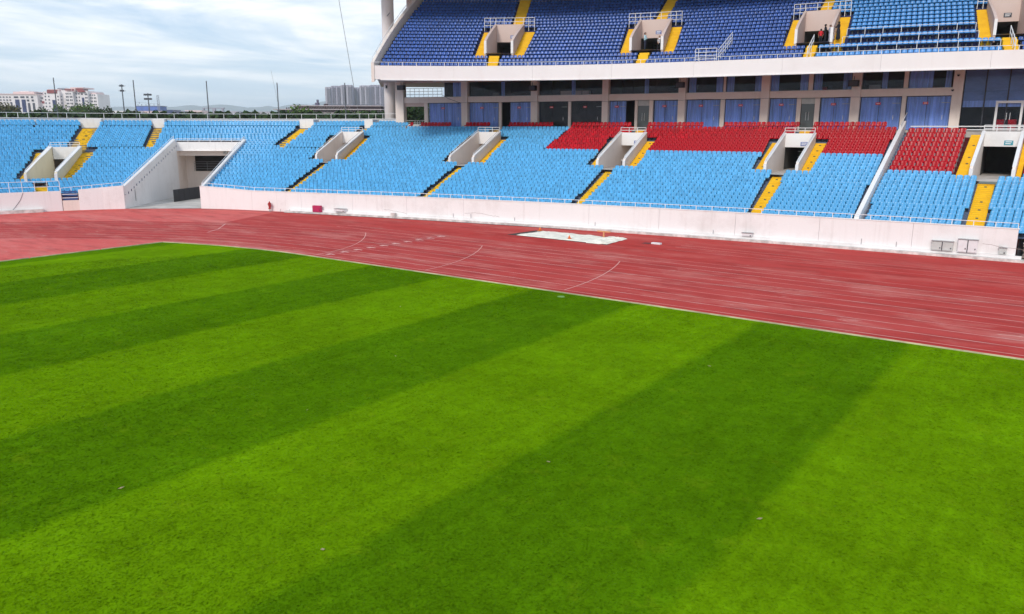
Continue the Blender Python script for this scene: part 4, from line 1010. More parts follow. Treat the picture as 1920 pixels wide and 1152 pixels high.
def clip_box(name, s, d, z, w, h, dp, m, label, cat, group=None, bracket=True):
    e = empty(name, W(s, d, z), label, cat, group)
    mb = MB(); wall_strip(mb, W, (s - w / 2, s + w / 2, d), dp, C(z), C(z + h), 9); mb.poly([W(s - w / 2, d, z), W(s + w / 2, d, z), W(s + w / 2, d + dp, z), W(s - w / 2, d + dp, z)]); mb.build('cabinet', m, e)
    mb = MB(); wall_strip(mb, W, (s - w * .4, s + w * .4, d - .02), .018, C(z + h * .08), C(z + h * .92), 9); mb.build('grille', dark_metal, e)
    mb = MB(); mb.bar(W(s, d + dp / 2, z + h), W(s, d + dp / 2, z + h + .35), .03); mb.build('bracket', dark_metal, e)
for (s, z, t) in [(90.3, 12.55, 'black loudspeaker hanging beside the leftmost column'), (74.4, 12.2, 'black loudspeaker in front of the second column from the left mast'), (58.8, 12.2, 'black loudspeaker on the column above the red seats near mid stand'), (43.35, 11.95, 'black loudspeaker on the column left of the divider wall')]:
    clip_box('loudspeaker', s, DG - 1.1, z, .85, .55, .45, black, t, 'loudspeaker', 'loudspeakers under the upper tier')
for s, z, t in [(35.5, 12.75, 'small round camera high on the rightmost cream column'), (35.8, 11.5, 'small round camera at sill height on the rightmost cream column')]:
    e = empty('security_camera', W(s, DG - .6, z), t, 'camera'); mb = MB(); p0 = W(s, DG - .6, z); mb.cyl((p0.x, p0.y, z - .14), .05, .13, .14, 12); mb.build('dome', black, e); mb = MB(); mb.bar(W(s, DG - .6, z), W(s, DG - .44, z + .05), .04); mb.build('bracket', white_metal, e)
def round_mast():
    e = empty('roof_mast', W(93.3, 25.2, 0), 'thick white round mast at the left end of the upper tier', 'mast')
    p0 = W(93.35, 25.3, 0); mb = MB(); mb.cyl((p0.x, p0.y, -.3), .78, .72, 42, 32); mb.build('shaft', fascia_paint, e, smooth=True)
    q = W(93.35, 24.45, 13.2); mb = MB(); mb.box((q.x - .07, q.y - .1, 12.9), (q.x + .07, q.y + .05, 13.25)); mb.build('lamp', dark_metal, e)
    mb = MB(); mb.bar(W(93.0, 24.5, 21.4), W(92.5, 24.2, 21.7), .04); mb.build('bracket', dark_metal, e)
round_mast()

# ------------------------------------------------------------------ upper tier
def build_upper():
    e = empty('upper_stand', FU(50, 0, 12.9), 'upper tier with a smooth white fascia over the glass building', 'grandstand')
    ends = list(np.arange(0, 80.75, 8.07)) + [80.75]
    for a, b in zip(ends[:-1], ends[1:]):
        mb = MB(); wall_strip(mb, FU, (a + .006, b - .006, 0), .28, C(12.93), C(14.28), 1.5); mb.build('fascia_panel', fascia_paint, e)
    mb = MB(); wall_strip(mb, FU, (0, 80.1, -.07), .30, C(12.84), C(12.927), 1.5); mb.build('drip_edge', white_wall, e)
    mb = MB()
    ss = np.linspace(0, 80.7, 50)
    for a, b in zip(ss[:-1], ss[1:]):
        mb.poly([FU(a, .23, 12.94), FU(b, .23, 12.94), FU(b, 4, 13.5), FU(a, 4, 13.5)]); mb.poly([FU(a, 4, 13.5), FU(b, 4, 13.5), FU(b, 30, 13.62), FU(a, 30, 13.62)])
    mb.build('soffit', peach_wall, e)
    mb = MB()
    for i in range(NU):
        d0, d1, z = ud(i), ud(i + 1), uz(i); dm = (d0 + d1) / 2
        if i == 0: d0 = .28
        cuts = [(p.R(dm), p.L(dm)) for p in UP] if 3 <= i <= 10 else []
        for a, c in subtract((4., UEND(dm)), cuts):
            n = max(1, int((c - a) / 2)); ss = np.linspace(a, c, n + 1)
            for k in range(n):
                x, y = ss[k], ss[k + 1]; mb.poly([FU(x, d0, z), FU(y, d0, z), FU(y, d1, z), FU(x, d1, z)])
                mb.poly([FU(x, d0, z - UR), FU(y, d0, z - UR), FU(y, d0, z), FU(x, d0, z)][::-1])
    mb.build('terrace', navy_terrace, e)
    # sloping end parapet
    mb = MB(); ds = np.linspace(-.1, 19.8, 12)
    for a, b in zip(ds[:-1], ds[1:]):
        za, zb = 14.35 + .5 * a + .25, 14.35 + .5 * b + .25; sa, sb = UEND(a), UEND(b)
        mb.hexa([FU(sa, a, za - 1.9), FU(sb, b, zb - 1.9), FU(sb + .3, b, zb - 1.9), FU(sa + .3, a, za - 1.9), FU(sa, a, za), FU(sb, b, zb), FU(sb + .3, b, zb), FU(sa + .3, a, za)])
    mb.build('end_parapet', cream_wall, e)
    mb = MB(); mb.path([FU(UEND(d) + .15, d, 14.35 + .5 * d + .75) for d in ds], .03)
    for d in ds: mb.bar(FU(UEND(d) + .15, d, 14.35 + .5 * d + .2), FU(UEND(d) + .15, d, 14.35 + .5 * d + .75), .025)
    mb.build('parapet_rail', white_metal, e)
    # body under the terrace, behind the rooms
    mb = MB(); ss = np.linspace(4, 78, 26)
    for a, b in zip(ss[:-1], ss[1:]): mb.poly([FU(a, 19.7, 13.62), FU(b, 19.7, 13.62), FU(b, 19.7, 23.6), FU(a, 19.7, 23.6)])
    mb.build('back_wall', peach_wall, e)
    railing('upper_railing', FU, 1, 80.7, .12, C(14.28), [.34], 1.42, 'white single-bar railing on top of the smooth fascia')
    for lbl, r, l, a, b in UST:
        d = ud(a); s = (r(d) + l(d)) / 2; q = empty('stairs', FU(s, d, uz(a)), lbl, 'stairs', 'yellow stairs of the upper tier')
        for i in range(a, b + 1):
            d0, d1, z = ud(i), ud(i + 1), uz(i) + (.2 * i if b == 2 else 0); dm = (d0 + d1) / 2; m = MB()
            rr, ll, r1, l1, rm, lm = r(d0), l(d0), r(d1), l(d1), r(dm), l(dm)
            m.hexa([FU(rr, d0 - .02, z - .46), FU(ll, d0 - .02, z - .46), FU(l1, d1, z - .46), FU(r1, d1, z - .46), FU(rr, d0 - .02, z + .02), FU(ll, d0 - .02, z + .02), FU(l1, d1 - .03, z + .02), FU(r1, d1 - .03, z + .02)])
            m.hexa([FU(rm, dm, z), FU(lm, dm, z), FU(l1, d1 - .03, z), FU(r1, d1 - .03, z), FU(rm, dm, z + .24), FU(lm, dm, z + .24), FU(l1, d1 - .03, z + .24), FU(r1, d1 - .03, z + .24)])
            m.build('step', yellow, q)
    # cage of white bars on the fascia and sloping stair rails
    q = empty('barrier', FU(47.3, -.1, 14.3), 'three-bar white cage on the fascia with a sloping ladder rail', 'barrier')
    for h in (.05, .35, .65, .98): m = MB(); m.path([FU(46.3, -.12, 14.4 + h), FU(47.3, -.12, 14.4 + h), FU(48.3, -.12, 14.4 + h)], .028); m.build('rail', white_metal, q)
    for u in (46.3, 47.3, 48.3, 48.0): m = MB(); m.bar(FU(u, -.12, 14.3), FU(u, -.12, 15.38), .028); m.build('post', white_metal, q)
    for h in (.25, .55, .95): m = MB(); m.bar(FU(46.2, .1, 14.3 + h), FU(46.0, 4.2, 16.25 + h), .028); m.build('sloping_rail', white_metal, q)
    for d in np.linspace(.2, 4.1, 7): m = MB(); m.bar(FU(46.2 - .05 * d, d, 14.1 + .48 * d), FU(46.2 - .05 * d, d, 14.3 + .48 * d + .95), .024); m.build('rail_post', white_metal, q)
    for u, t in ((38.35, 'sloping white handrail on the short stairs below the third upper vomitory'), (22.6, 'sloping white handrail on the short stairs at the right end of the upper tier')):
        q = empty('handrail', FU(u, .5, 14.3), t, 'handrail')
        for h in (.45, .9): m = MB(); m.bar(FU(u, .3, 14.1 + h), FU(u, 2.9, 15.5 + h), .035); m.build('rail', white_metal, q)
        for d in (.3, 1.2, 2.0, 2.9): m = MB(); m.bar(FU(u, d, 13.9 + .5 * d), FU(u, d, 14.95 + .5 * d + .05), .03); m.build('post', white_metal, q)
    # rails in front of the first rows of the sky blue block
    for k, (dd, zz) in enumerate(((ud(2) - .25, uz(2)), (ud(4) - .25, uz(4)), (ud(6) - .25, uz(6)))):
        u1, u0 = ((37.6, 23.4), (36.0, 24.9), (35.9, 25.0))[k]
        railing('row_railing', FU, u0, u1, dd, C(zz - .15), [.62], 1.55, f'{("lowest", "middle", "highest")[k]} grey handrail across the sky blue seat rows of the upper tier', m=white_metal)
        m = MB(); wall_strip(m, FU, (u0, u1, dd - .05), .12, C(zz - .75), C(zz - .12), 3); o = m.build('row_step', dark_step_shade); tag(o, f'{("lowest", "middle", "highest")[k]} dark step under a sky blue seat row', 'step')
build_upper()
roof_mat = mat('roof_sheet', (0.55, 0.56, 0.58), 0.6)
def build_roof():  # roof out of view; height and front edge set to shade the top rows
    mb = MB(); ss = np.linspace(-2, 84, 40)
    for a, b in zip(ss[:-1], ss[1:]):
        P = [FU(a, 5, 26.5), FU(b, 5, 26.5), FU(b, 30, 26.5), FU(a, 30, 26.5)]; mb.hexa(P + [p + Vector((0, 0, .5)) for p in P])
    o = mb.build('stand_roof', roof_mat); tag(o, 'pale sheet roof high above the upper tier', 'roof')
build_roof()

# ------------------------------------------------------------------ things along the front wall and on the track
def on_wall(s, off, z0, w, h, dp, m, name, label, cat, doors=2, lid=True):
    e = empty(name, W(s, -off, z0), label, cat)
    mb = MB(); wall_strip(mb, W, (s - w / 2, s + w / 2, -off - dp), dp, C(z0), C(z0 + h), 9); mb.build('body', m, e)
    for k in range(doors):
        a = s - w / 2 + w * k / doors + .03; b = s - w / 2 + w * (k + 1) / doors - .03
        mb = MB(); wall_strip(mb, W, (a, b, -off - dp - .022), .02, C(z0 + .04), C(z0 + h - .05), 9); o = mb.build('door', m, e)
        q = W(a + .08, -off - dp - .03, z0 + h * .3); mb = MB(); mb.box((q.x - .03, q.y - .03, q.z - .04), (q.x + .03, q.y + .02, q.z + .04)); mb.build('lock', dark_metal, e)
    if doors == 2:
        mb = MB(); wall_strip(mb, W, (s - .025, s + .025, -off - dp - .03), .028, C(z0), C(z0 + h), 9); mb.build('centre_strip', dark_metal, e)
    if lid:
        mb = MB(); wall_strip(mb, W, (s - w / 2 - .03, s + w / 2 + .03, -off - dp - .04), dp + .04, C(z0 + h + .002), C(z0 + h + .04), 9); mb.build('lid', grey_metal, e)
pale_paint = mat('pale_cabinet_paint', (0.74, 0.74, 0.75), 0.5, 0.06, 2)
on_wall(33.55, .01, .36, 1.25, .58, .35, grey_box, 'cabinet', 'low pale grey-green double cabinet on the front wall, near the right end', 'cabinet')
on_wall(32.1, .01, .36, 1.1, .80, .38, pale_paint, 'cabinet', 'taller whitish double-door cabinet on the front wall, near the right end', 'cabinet')
on_wall(30.15, .01, .36, .42, .42, .2, grey_box, 'cabinet', 'small grey meter box low on the front wall beside the timber stack', 'cabinet', 1)
on_wall(46.3, .01, .36, .75, .22, .35, pale_paint, 'wall_box', 'flat white box low on the middle of the long front wall', 'box', 1)
on_wall(84.2, .05, .35, 1.15, .22, .45, pale_paint, 'wall_box', 'flat white box on the plinth right of the magenta box', 'box', 1)
on_wall(78.2, .25, .17, .5, .30, .3, ledge, 'concrete_block', 'small broken concrete block with a pipe at the foot of the front wall', 'block', 0, False)
mag = mat('magenta_paint', (0.45, 0.02, 0.10), 0.5, 0.08, 3)
on_wall(86.8, .24, .18, .92, .62, .3, mag, 'fire_box', 'magenta square box at the foot of the front wall right of the hydrant', 'box', 1, False)
hyd = mat('hydrant_red', (0.38, 0.02, 0.02), 0.45)
def hydrant():
    p0 = W(92.5, -.35, 0); e = empty('fire_hydrant', p0, 'dark red fire hydrant on a pale foot in front of the wall', 'hydrant'); x, y = p0.x, p0.y
    mb = MB(); mb.cyl((x, y, 0), .10, .08, .25, 10); mb.build('foot', ledge, e)
    mb = MB(); mb.cyl((x, y, .25), .15, .11, .12, 12); mb.cyl((x, y, .37), .10, .12, .30, 12); mb.cyl((x, y, .67), .19, .19, .07, 12); mb.build('body', hyd, e, True)
    mb = MB(); mb.cyl((x, y, .74), .18, .05, .2, 12); mb.cyl((x, y, .94), .04, .04, .06, 8); mb.build('cap', hyd, e, True)
    for o in (-1, 1): mb = MB(); mb.bar((x, y, .56), (x + o * .2, y + .03, .56), .06, 10); mb.build('outlet', hyd, e)
hydrant()
for s, hgt, where in ((91.3, .28, 'just right of the fire hydrant'), (90.2, .28, 'at the start of the plinth'), (72.1, .35, 'left of the tarp, first of two'), (70.3, .4, 'left of the tarp, second of two'), (66.0, .3, 'behind the left end of the tarp'), (58.6, .3, 'behind the right end of the tarp'), (48.9, .3, 'left of the flat white wall box'), (38.5, .4, 'below the foot of the divider wall'), (36.3, .35, 'left of the low grey-green cabinet')):
    q = W(s, -.1 if s < 90 else -.25, 0); z = .34 if s < 90 else 0
    mb = MB(); mb.cyl((q.x, q.y, z), .02, .02, hgt, 6); o = mb.build('pipe_stub', grey_metal); tag(o, 'thin grey pipe stub at the front wall foot, ' + where, 'pipe', 'pipe stubs along the front wall')
def cracks():
    for s0, z0, n, sd, t in ((31.3, .95, 9, 3, 'dark crack between the taller cabinet and the meter box on the front wall'), (71.0, .75, 12, 5, 'long faint crack on the front wall below the third yellow stairs'), (79.5, .7, 10, 9, 'faint crack on the front wall right of the magenta box')):
        r = random.Random(sd); mb = MB(); s, z = s0, z0; pts = []
        for k in range(n): pts.append((s, z)); s -= r.uniform(.15, .45); z += r.uniform(-.09, .05)
        for (a, za), (b, zb) in zip(pts[:-1], pts[1:]): mb.poly([W(a, -.005, za - .012), W(b, -.005, zb - .012), W(b, -.005, zb + .008), W(a, -.005, za + .008)])
        tag(mb.build('wall_crack', mat('crack', (.28, .22, .2), .9)), t, 'crack')
cracks()
def timber():
    e = empty('timber_stack', W(27.8, .2, .3), 'weathered grey timber planks stacked in the opening at the right end of the wall', 'timber')
    for k in range(6):
        z = .22 + .14 * k; j = (k * 37 % 5) * .02
        mb = MB(); wall_strip(mb, W, (25.0, 29.1 - j, .0 + j), .9, C(z), C(z + .12), 2); mb.build('plank', wood_old, e)
    mb = MB(); wall_strip(mb, W, (22, 29.1, .0), .06, C(1.12), C(1.2), 3); wall_strip(mb, W, (22, 29.1, .0), .06, C(1.42), C(1.5), 3); o = mb.build('bench_frame', white_metal); tag(o, 'pale metal bars above the timber stack at the right end of the wall', 'bars')
    mb = MB(); wall_strip(mb, W, (24, 28.9, .25), .1, C(1.2), C(1.40), 3); tag(mb.build('glazed_strip', mat('blue_grey_panel', (.12, .2, .27), .3)), 'blue-grey strip panel above the timber stack', 'panel')
    mb = MB(); wall_strip(mb, W, (14, 29.4, 1.3), .1, C(-.05), C(1.42), 3); tag(mb.build('recess_wall', dark_metal), 'dark recess behind the timber stack under the seats', 'wall')
    mb = MB(); wall_strip(mb, W, (20, 29.3, -.6), 1.5, C(-.02), C(.14), 3); tag(mb.build('recess_slab', ledge), 'pale concrete slab under the timber stack', 'slab')
timber()
def sand_pit():
    A, B, Cc, D = (-37.6, 52.1), (-37.2, 55.6), (-28.9, 55.6), (-28.5, 51.9)
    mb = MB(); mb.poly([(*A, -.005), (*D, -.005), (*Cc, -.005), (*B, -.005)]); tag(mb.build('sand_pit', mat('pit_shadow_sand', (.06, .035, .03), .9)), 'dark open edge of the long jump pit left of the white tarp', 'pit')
    nx, ny = 46, 18; mb = MB(); r = random.Random(4)
    H = [[0.0] * (ny + 1) for _ in range(nx + 1)]
    for i in range(nx + 1):
        for j in range(ny + 1):
            u, v = i / nx, j / ny
            h = .07 + .03 * math.sin(u * 23 + 3 * math.sin(v * 5)) * math.sin(v * 9 + u * 4) + r.uniform(-.012, .012)
            if u > .82: h += .07 * abs(math.sin(u * 60 + v * 17))
            if i in (0, nx) or j in (0, ny): h = .012
            x0, x1 = -36.7 + .3 * v, -28.6 - .15 * v + (.03 * math.sin(v * 19) if u > .9 else 0)
            y0, y1 = 52.15 - .1 * u - (.25 if .80 < u < .95 else 0), 55.4 + .05 * math.sin(u * 8)
            H[i][j] = (x0 + (x1 - x0) * u, y0 + (y1 - y0) * v, h)
    for i in range(nx):
        for j in range(ny): mb.poly([H[i][j], H[i + 1][j], H[i + 1][j + 1], H[i][j + 1]])
    o = mb.build('tarp', mat('white_tarp', (0.80, 0.75, 0.64), 0.7, 0.18, 1.6)); tag(o, 'creased white tarp spread over the long jump sand pit', 'tarp')
    orange = mat('orange_plastic', (0.75, 0.18, 0.04), .5)
    for x, y, t in ((-36.55, 55.2, 'small orange cone at the far left corner of the tarp'), (-32.05, 52.5, 'small orange lump on the near edge of the tarp')):
        e = empty('traffic_cone', (x, y, .06), t, 'cone'); mb = MB(); mb.box((x - .16, y - .16, .05), (x + .16, y + .16, .09)); mb.build('base', orange, e); mb = MB(); mb.cyl((x, y, .09), .12, .03, .24, 12); mb.build('body', orange, e, True)
    e = empty('rake', (-30.6, 55.2, .1), 'orange T-shaped rake standing at the right end of the tarp', 'rake')
    wd = mat('orange_wood', (0.62, 0.27, 0.12), .6); x, y = -30.6, 55.1
    mb = MB(); mb.box((x - .55, y - .06, .42), (x + .55, y + .06, .50)); mb.build('head', wd, e); mb = MB(); mb.box((x - .05, y - .05, .0), (x + .05, y + .05, .419)); mb.build('stem', wd, e)
    mb = MB(); mb.box((-26.2, 54.25, -.004), (-25.5, 54.55, .10)); tag(mb.build('takeoff_board', pale_paint), 'small white board lying on the red track right of the tarp', 'board')
    mb = MB(); mb.box((-26.9, 54.1, -.006), (-26.3, 54.7, .002)); tag(mb.build('dark_patch', mat('bare_patch', (.12, .03, .03), .9)), 'dark bare patch beside the small white board', 'patch')
sand_pit()
def grass_blades():
    # real tufts where the camera stands close enough to see them; they take the stripe colours of the turf
    g = np.random.default_rng(21); n = 420000
    r = 9 + 46 * g.random(n) ** 1.35; a = HEAD + (g.random(n) - .5) * R_(78)
    x = CAM[0] + r * np.sin(a); y = CAM[1] + r * np.cos(a)
    k = (y < 35.6) & (x > -54); x, y, r = x[k], y[k], r[k]; n = len(x)
    h = (.006 + .009 * g.random(n)) * (1 + r / 60); w = (.014 + .02 * g.random(n)) * (1 + r / 30)
    t = g.random(n) * 2 * np.pi; lean = .3 + .9 * g.random(n); l = g.random(n) * 2 * np.pi
    dx, dy = np.cos(t) * w, np.sin(t) * w; ex, ey = np.cos(l) * h * lean, np.sin(l) * h * lean
    z0 = np.full(n, .002); V = np.stack([np.stack([x - dx, y - dy, z0], 1), np.stack([x + dx, y + dy, z0], 1), np.stack([x + ex, y + ey, h], 1)], 1).reshape(-1, 3)
    me = bpy.data.meshes.new('grass_blades'); me.vertices.add(3 * n); me.vertices.foreach_set('co', V.ravel()); me.loops.add(3 * n); me.loops.foreach_set('vertex_index', np.arange(3 * n, dtype=np.int32))
    me.polygons.add(n); me.polygons.foreach_set('loop_start', np.arange(0, 3 * n, 3, dtype=np.int32)); me.polygons.foreach_set('loop_total', np.full(n, 3, np.int32)); me.materials.append(grass_mat); me.update()
    tag(link('grass_blades', me), 'short mown grass tufts covering the near part of the pitch', 'grass', kind='stuff')
grass_blades()
def small_ground_things():
    mb = MB(); mb.cyl((-21.46, 34.97, 0.004), .19, .17, .02, 20); tag(mb.build('valve_cover', mat('pale_green_lid', (.16, .32, .08), .7)), 'pale green round lid in the grass near the third curved line', 'lid')
    mb = MB(); r = random.Random(11)
    for k in range(16):
        x, y = r.uniform(-45, 2), r.uniform(4, 33)
        if k < 5: x, y = [(-12.2, 12.0), (-18.05, 11.05), (-5.71, 18.38), (-10.96, 18.14), (-10.95, 28.25)][k]
        a = r.uniform(0, 6.28); w = r.uniform(.015, .03) if k > 4 else .05; l = w * r.uniform(1.2, 2)
        c, s_ = math.cos(a), math.sin(a)
        mb.poly([(x - c * l, y - s_ * l, .02), (x + s_ * w, y - c * w, .035), (x + c * l, y + s_ * l, .05), (x - s_ * w, y + c * w, .03)])
    tag(mb.build('fallen_leaves', mat('dry_leaf', (.34, .27, .13), .8, .3, 20)), 'tiny dry leaves scattered on the grass', 'leaves', kind='stuff')
small_ground_things()

# ------------------------------------------------------------------ people
skin = mat('skin', (0.42, 0.24, 0.16), 0.6); hair_m = mat('black_hair', (0.012, 0.010, 0.010), 0.6)
def person(fn, rotf, u, d, z, H, facing, top, legs, label, pose='stand', long=False, sleeves=True, shoe=None):
    """one skinned body; joints in metres for a 1.7 m figure, scaled to H"""
    k = H / 1.7
    J = {'pelvis': (0, 0, .93, .135, .10), 'waist': (0, 0, 1.08, .125, .09), 'chest': (0, .0, 1.28, .155, .105), 'neck0': (0, 0, 1.43, .07, .06), 'neck': (0, .01, 1.49, .05, .05), 'head': (0, .02, 1.57, .085, .10), 'crown': (0, .02, 1.66, .07, .085)}
    E = [('pelvis', 'waist'), ('waist', 'chest'), ('chest', 'neck0'), ('neck0', 'neck'), ('neck', 'head'), ('head', 'crown')]
    for s, sg in (('l', 1), ('r', -1)):
        ay = {'stand': (.02, .10), 'phone': (.10, .34), 'fold': (.05, .22), 'reach': (.2, .42)}[pose]
        hz = {'stand': (1.10, .86), 'phone': (1.10, 1.28), 'fold': (1.10, 1.16), 'reach': (1.22, 1.35)}[pose]
        if pose == 'reach' and s == 'l': ay = (.02, .08); hz = (1.10, .86)
        J['sh' + s] = (.17 * sg, 0, 1.39, .062, .055); J['el' + s] = (.24 * sg, ay[0], hz[0], .045, .042); J['wr' + s] = ((.20 if pose == 'stand' else .10) * sg, ay[1], hz[1], .03, .028); J['ha' + s] = ((.19 if pose == 'stand' else .07) * sg, ay[1] + .04, hz[1] - (.09 if pose == 'stand' else -.04), .036, .02)
        E += [('neck0', 'sh' + s), ('sh' + s, 'el' + s), ('el' + s, 'wr' + s), ('wr' + s, 'ha' + s)]
        ky, kz, fy, fz = .03, .50, -.02, .09
        if pose == 'reach' and s == 'r' : ky, kz, fy, fz = .30, .70, .38, .30
        J['hi' + s] = (.09 * sg, 0, .86, .095, .09); J['kn' + s] = (.10 * sg, ky, kz, .06, .06); J['an' + s] = (.10 * sg, fy, fz, .042, .042); J['to' + s] = (.11 * sg, fy + .17, fz - .055, .04, .028)
        E += [('pelvis', 'hi' + s), ('hi' + s, 'kn' + s), ('kn' + s, 'an' + s), ('an' + s, 'to' + s)]
    names = list(J); me = bpy.data.meshes.new('body'); me.from_pydata([tuple(c * k for c in J[n][:3]) for n in names], [(names.index(a), names.index(b)) for a, b in E], []); me.update()
    tmp = bpy.data.objects.new('tmp', me); col.objects.link(tmp)
    sk = tmp.modifiers.new('s', 'SKIN'); ss = tmp.modifiers.new('d', 'SUBSURF'); ss.levels = 1; ss.render_levels = 1
    lay = me.skin_vertices[0] if me.skin_vertices else None
    for i, n in enumerate(names): lay.data[i].radius = (J[n][3] * k, J[n][4] * k); lay.data[i].use_root = (n == 'pelvis')
    dg = bpy.context.evaluated_depsgraph_get(); ev = tmp.evaluated_get(dg); bm = bpy.data.meshes.new_from_object(ev); bpy.data.objects.remove(tmp)
    for m in (skin, top, legs, shoe or black): bm.materials.append(m)
    P = {n: np.array(J[n][:3]) * k for n in names}
    for p in bm.polygons:
        c = np.array(p.center); best = min(E, key=lambda e: (lambda a, b: np.linalg.norm(c - (a + (b - a) * min(1, max(0, float((c - a) @ (b - a) / ((b - a) @ (b - a)))))))) (P[e[0]], P[e[1]]))
        a, b = best
        if a in ('neck', 'head') or b in ('head', 'crown') or a.startswith('wr') or (not sleeves and a.startswith('el')): mi = 0
        elif a == 'neck0' and b == 'neck': mi = 0
        elif a.startswith('an'): mi = 3
        elif a[:2] in ('hi', 'kn') or b[:2] in ('hi',): mi = 2
        elif a == 'pelvis' and c[2] < .95 * k: mi = 2
        else: mi = 1
        p.material_index = mi; p.use_smooth = True
    p0 = fn(u, d, z); e = empty('person', p0, label, 'person'); e.rotation_euler = (0, 0, rotf(u) + facing)
    o = bpy.data.objects.new('body', bm); col.objects.link(o); o.parent = e
    def sub(mb, nm, m, sm=True):
        q = mb.build(nm, m); q.parent = e; q.matrix_parent_inverse = Matrix.Identity(4)
        if sm: q.data.polygons.foreach_set('use_smooth', [True] * len(q.data.polygons))
        return q
    # hair: a cap over skull and nape; face: eyes, nose, mouth
    mb = MB(); n = 12; rings = [(.0, 1.705), (.07, 1.69), (.097, 1.65), (.103, 1.60), (.095, 1.55), (.08, 1.50 if not long else 1.42)]
    for j, (r, zz) in enumerate(rings):
        for q in range(n):
            t = 2 * math.pi * q / n; fy = math.sin(t); y = .012 + r * 1.12 * fy - .012
            if fy > .25 and j > 2: y = .012 + r * .55 * fy; zz2 = 1.645
            else: zz2 = zz
            mb.v.append((r * math.cos(t) * k, y * k, zz2 * k))
    for j in range(len(rings) - 1):
        for q in range(n): a = j * n + q; b = j * n + (q + 1) % n; mb.f.append((a, b, b + n, a + n)); mb.m.append(0)
    sub(mb, 'hair', hair_m)
    for sx in (-1, 1): mb = MB(); mb.box(((sx * .032 - .01) * k, .108 * k, 1.588 * k), ((sx * .032 + .01) * k, .118 * k, 1.597 * k)); sub(mb, 'eye', black, False)
    mb = MB(); mb.prism([(-.012 * k, .105 * k, 1.56 * k), (.012 * k, .105 * k, 1.56 * k), (0, .105 * k, 1.592 * k)], (0, .025 * k, 0)); sub(mb, 'nose', skin, False)
    if long:   # a long skirt or coat over the legs
        mb = MB(); n = 16; rr = [(.15, 1.02), (.19, .80), (.21, .45), (.24, .12)]
        for r, zz in rr:
            for q in range(n): t = 2 * math.pi * q / n; mb.v.append((r * (1 + .05 * math.sin(t * 5)) * math.cos(t) * k, r * .8 * (1 + .05 * math.sin(t * 5)) * math.sin(t) * k, zz * k))
        for j in range(3):
            for q in range(n): a = j * n + q; b = j * n + (q + 1) % n; mb.f.append((a, b, b + n, a + n)); mb.m.append(0)
        sub(mb, 'long_skirt', legs)
    return e
cloth_cyan = mat('pale_blue_shirt', (.45, .66, .72), .8, .2, 12); cloth_black = mat('black_cloth', (.012, .013, .02), .85); cloth_red = mat('red_shirt', (.62, .02, .03), .8)
cloth_grey = mat('grey_cloth', (.33, .32, .38), .85, .15, 8); cloth_white = mat('white_cloth', (.72, .70, .72), .85); cloth_navy = mat('navy_cloth', (.02, .025, .05), .85)
person(FU, FUrot, 54.15, 3.6, 15.75, 1.76, R_(-100), cloth_cyan, cloth_navy, 'man in a pale blue shirt and dark trousers in the second upper vomitory', 'fold', sleeves=True)
person(FU, FUrot, 53.1, 5.0, 15.75, 1.55, R_(150), cloth_white, cloth_black, 'dark-haired person in a grey and white top at the right of the second upper vomitory', 'reach', sleeves=False)
person(FU, FUrot, 37.95, 3.9, 15.6, 1.42, R_(20), cloth_red, cloth_black, 'short person in a red shirt in front of the dark opening', 'stand', sleeves=False)
person(FU, FUrot, 37.62, 4.1, 15.75, 1.68, R_(-60), cloth_black, cloth_black, 'dark-haired person in black beside the red shirt', 'fold')
person(FU, FUrot, 37.05, 3.3, 15.7, 1.55, R_(-120), cloth_grey, cloth_grey, 'person in grey lifting one leg onto the yellow stairs', 'reach')
person(FU, FUrot, 36.45, 3.9, 15.95, 1.62, R_(60), cloth_black, cloth_black, 'person in a long black dress holding something white on the yellow stairs', 'phone', long=True)
def table_inside():
    e = empty('table', W(60.9, 13.5, 4.4), 'small white table inside the third vomitory', 'table'); mb = MB(); wall_strip(mb, W, (60.4, 61.4, 13.2), .6, C(5.1), C(5.15), 2); mb.build('tabletop', white_metal, e)
    for s in (60.45, 61.35):
        for d in (13.25, 13.75): q = W(s, d); mb = MB(); mb.bar((q.x, q.y, 4.4), (q.x, q.y, 5.1), .03); mb.build('leg', dark_metal, e)
    e = empty('shelf_rack', W(46.6, 20, 4.4), 'pale rack with green and white boxes in the passage of the fourth vomitory', 'rack')
    for k in range(4): mb = MB(); wall_strip(mb, W, (46.2, 47.1, 20), .5, C(4.5 + .5 * k), C(4.54 + .5 * k), 2); mb.build('shelf', white_metal, e)
    for k, m in ((0, white_metal), (1, mat('olive_box', (.12, .16, .07), .7)), (2, mat('olive_box_dark', (.08, .12, .06), .7))): mb = MB(); wall_strip(mb, W, (46.3, 47.0, 20.1), .35, C(4.545 + .5 * k), C(4.9 + .5 * k), 2); mb.build('box', m, e)
table_inside()

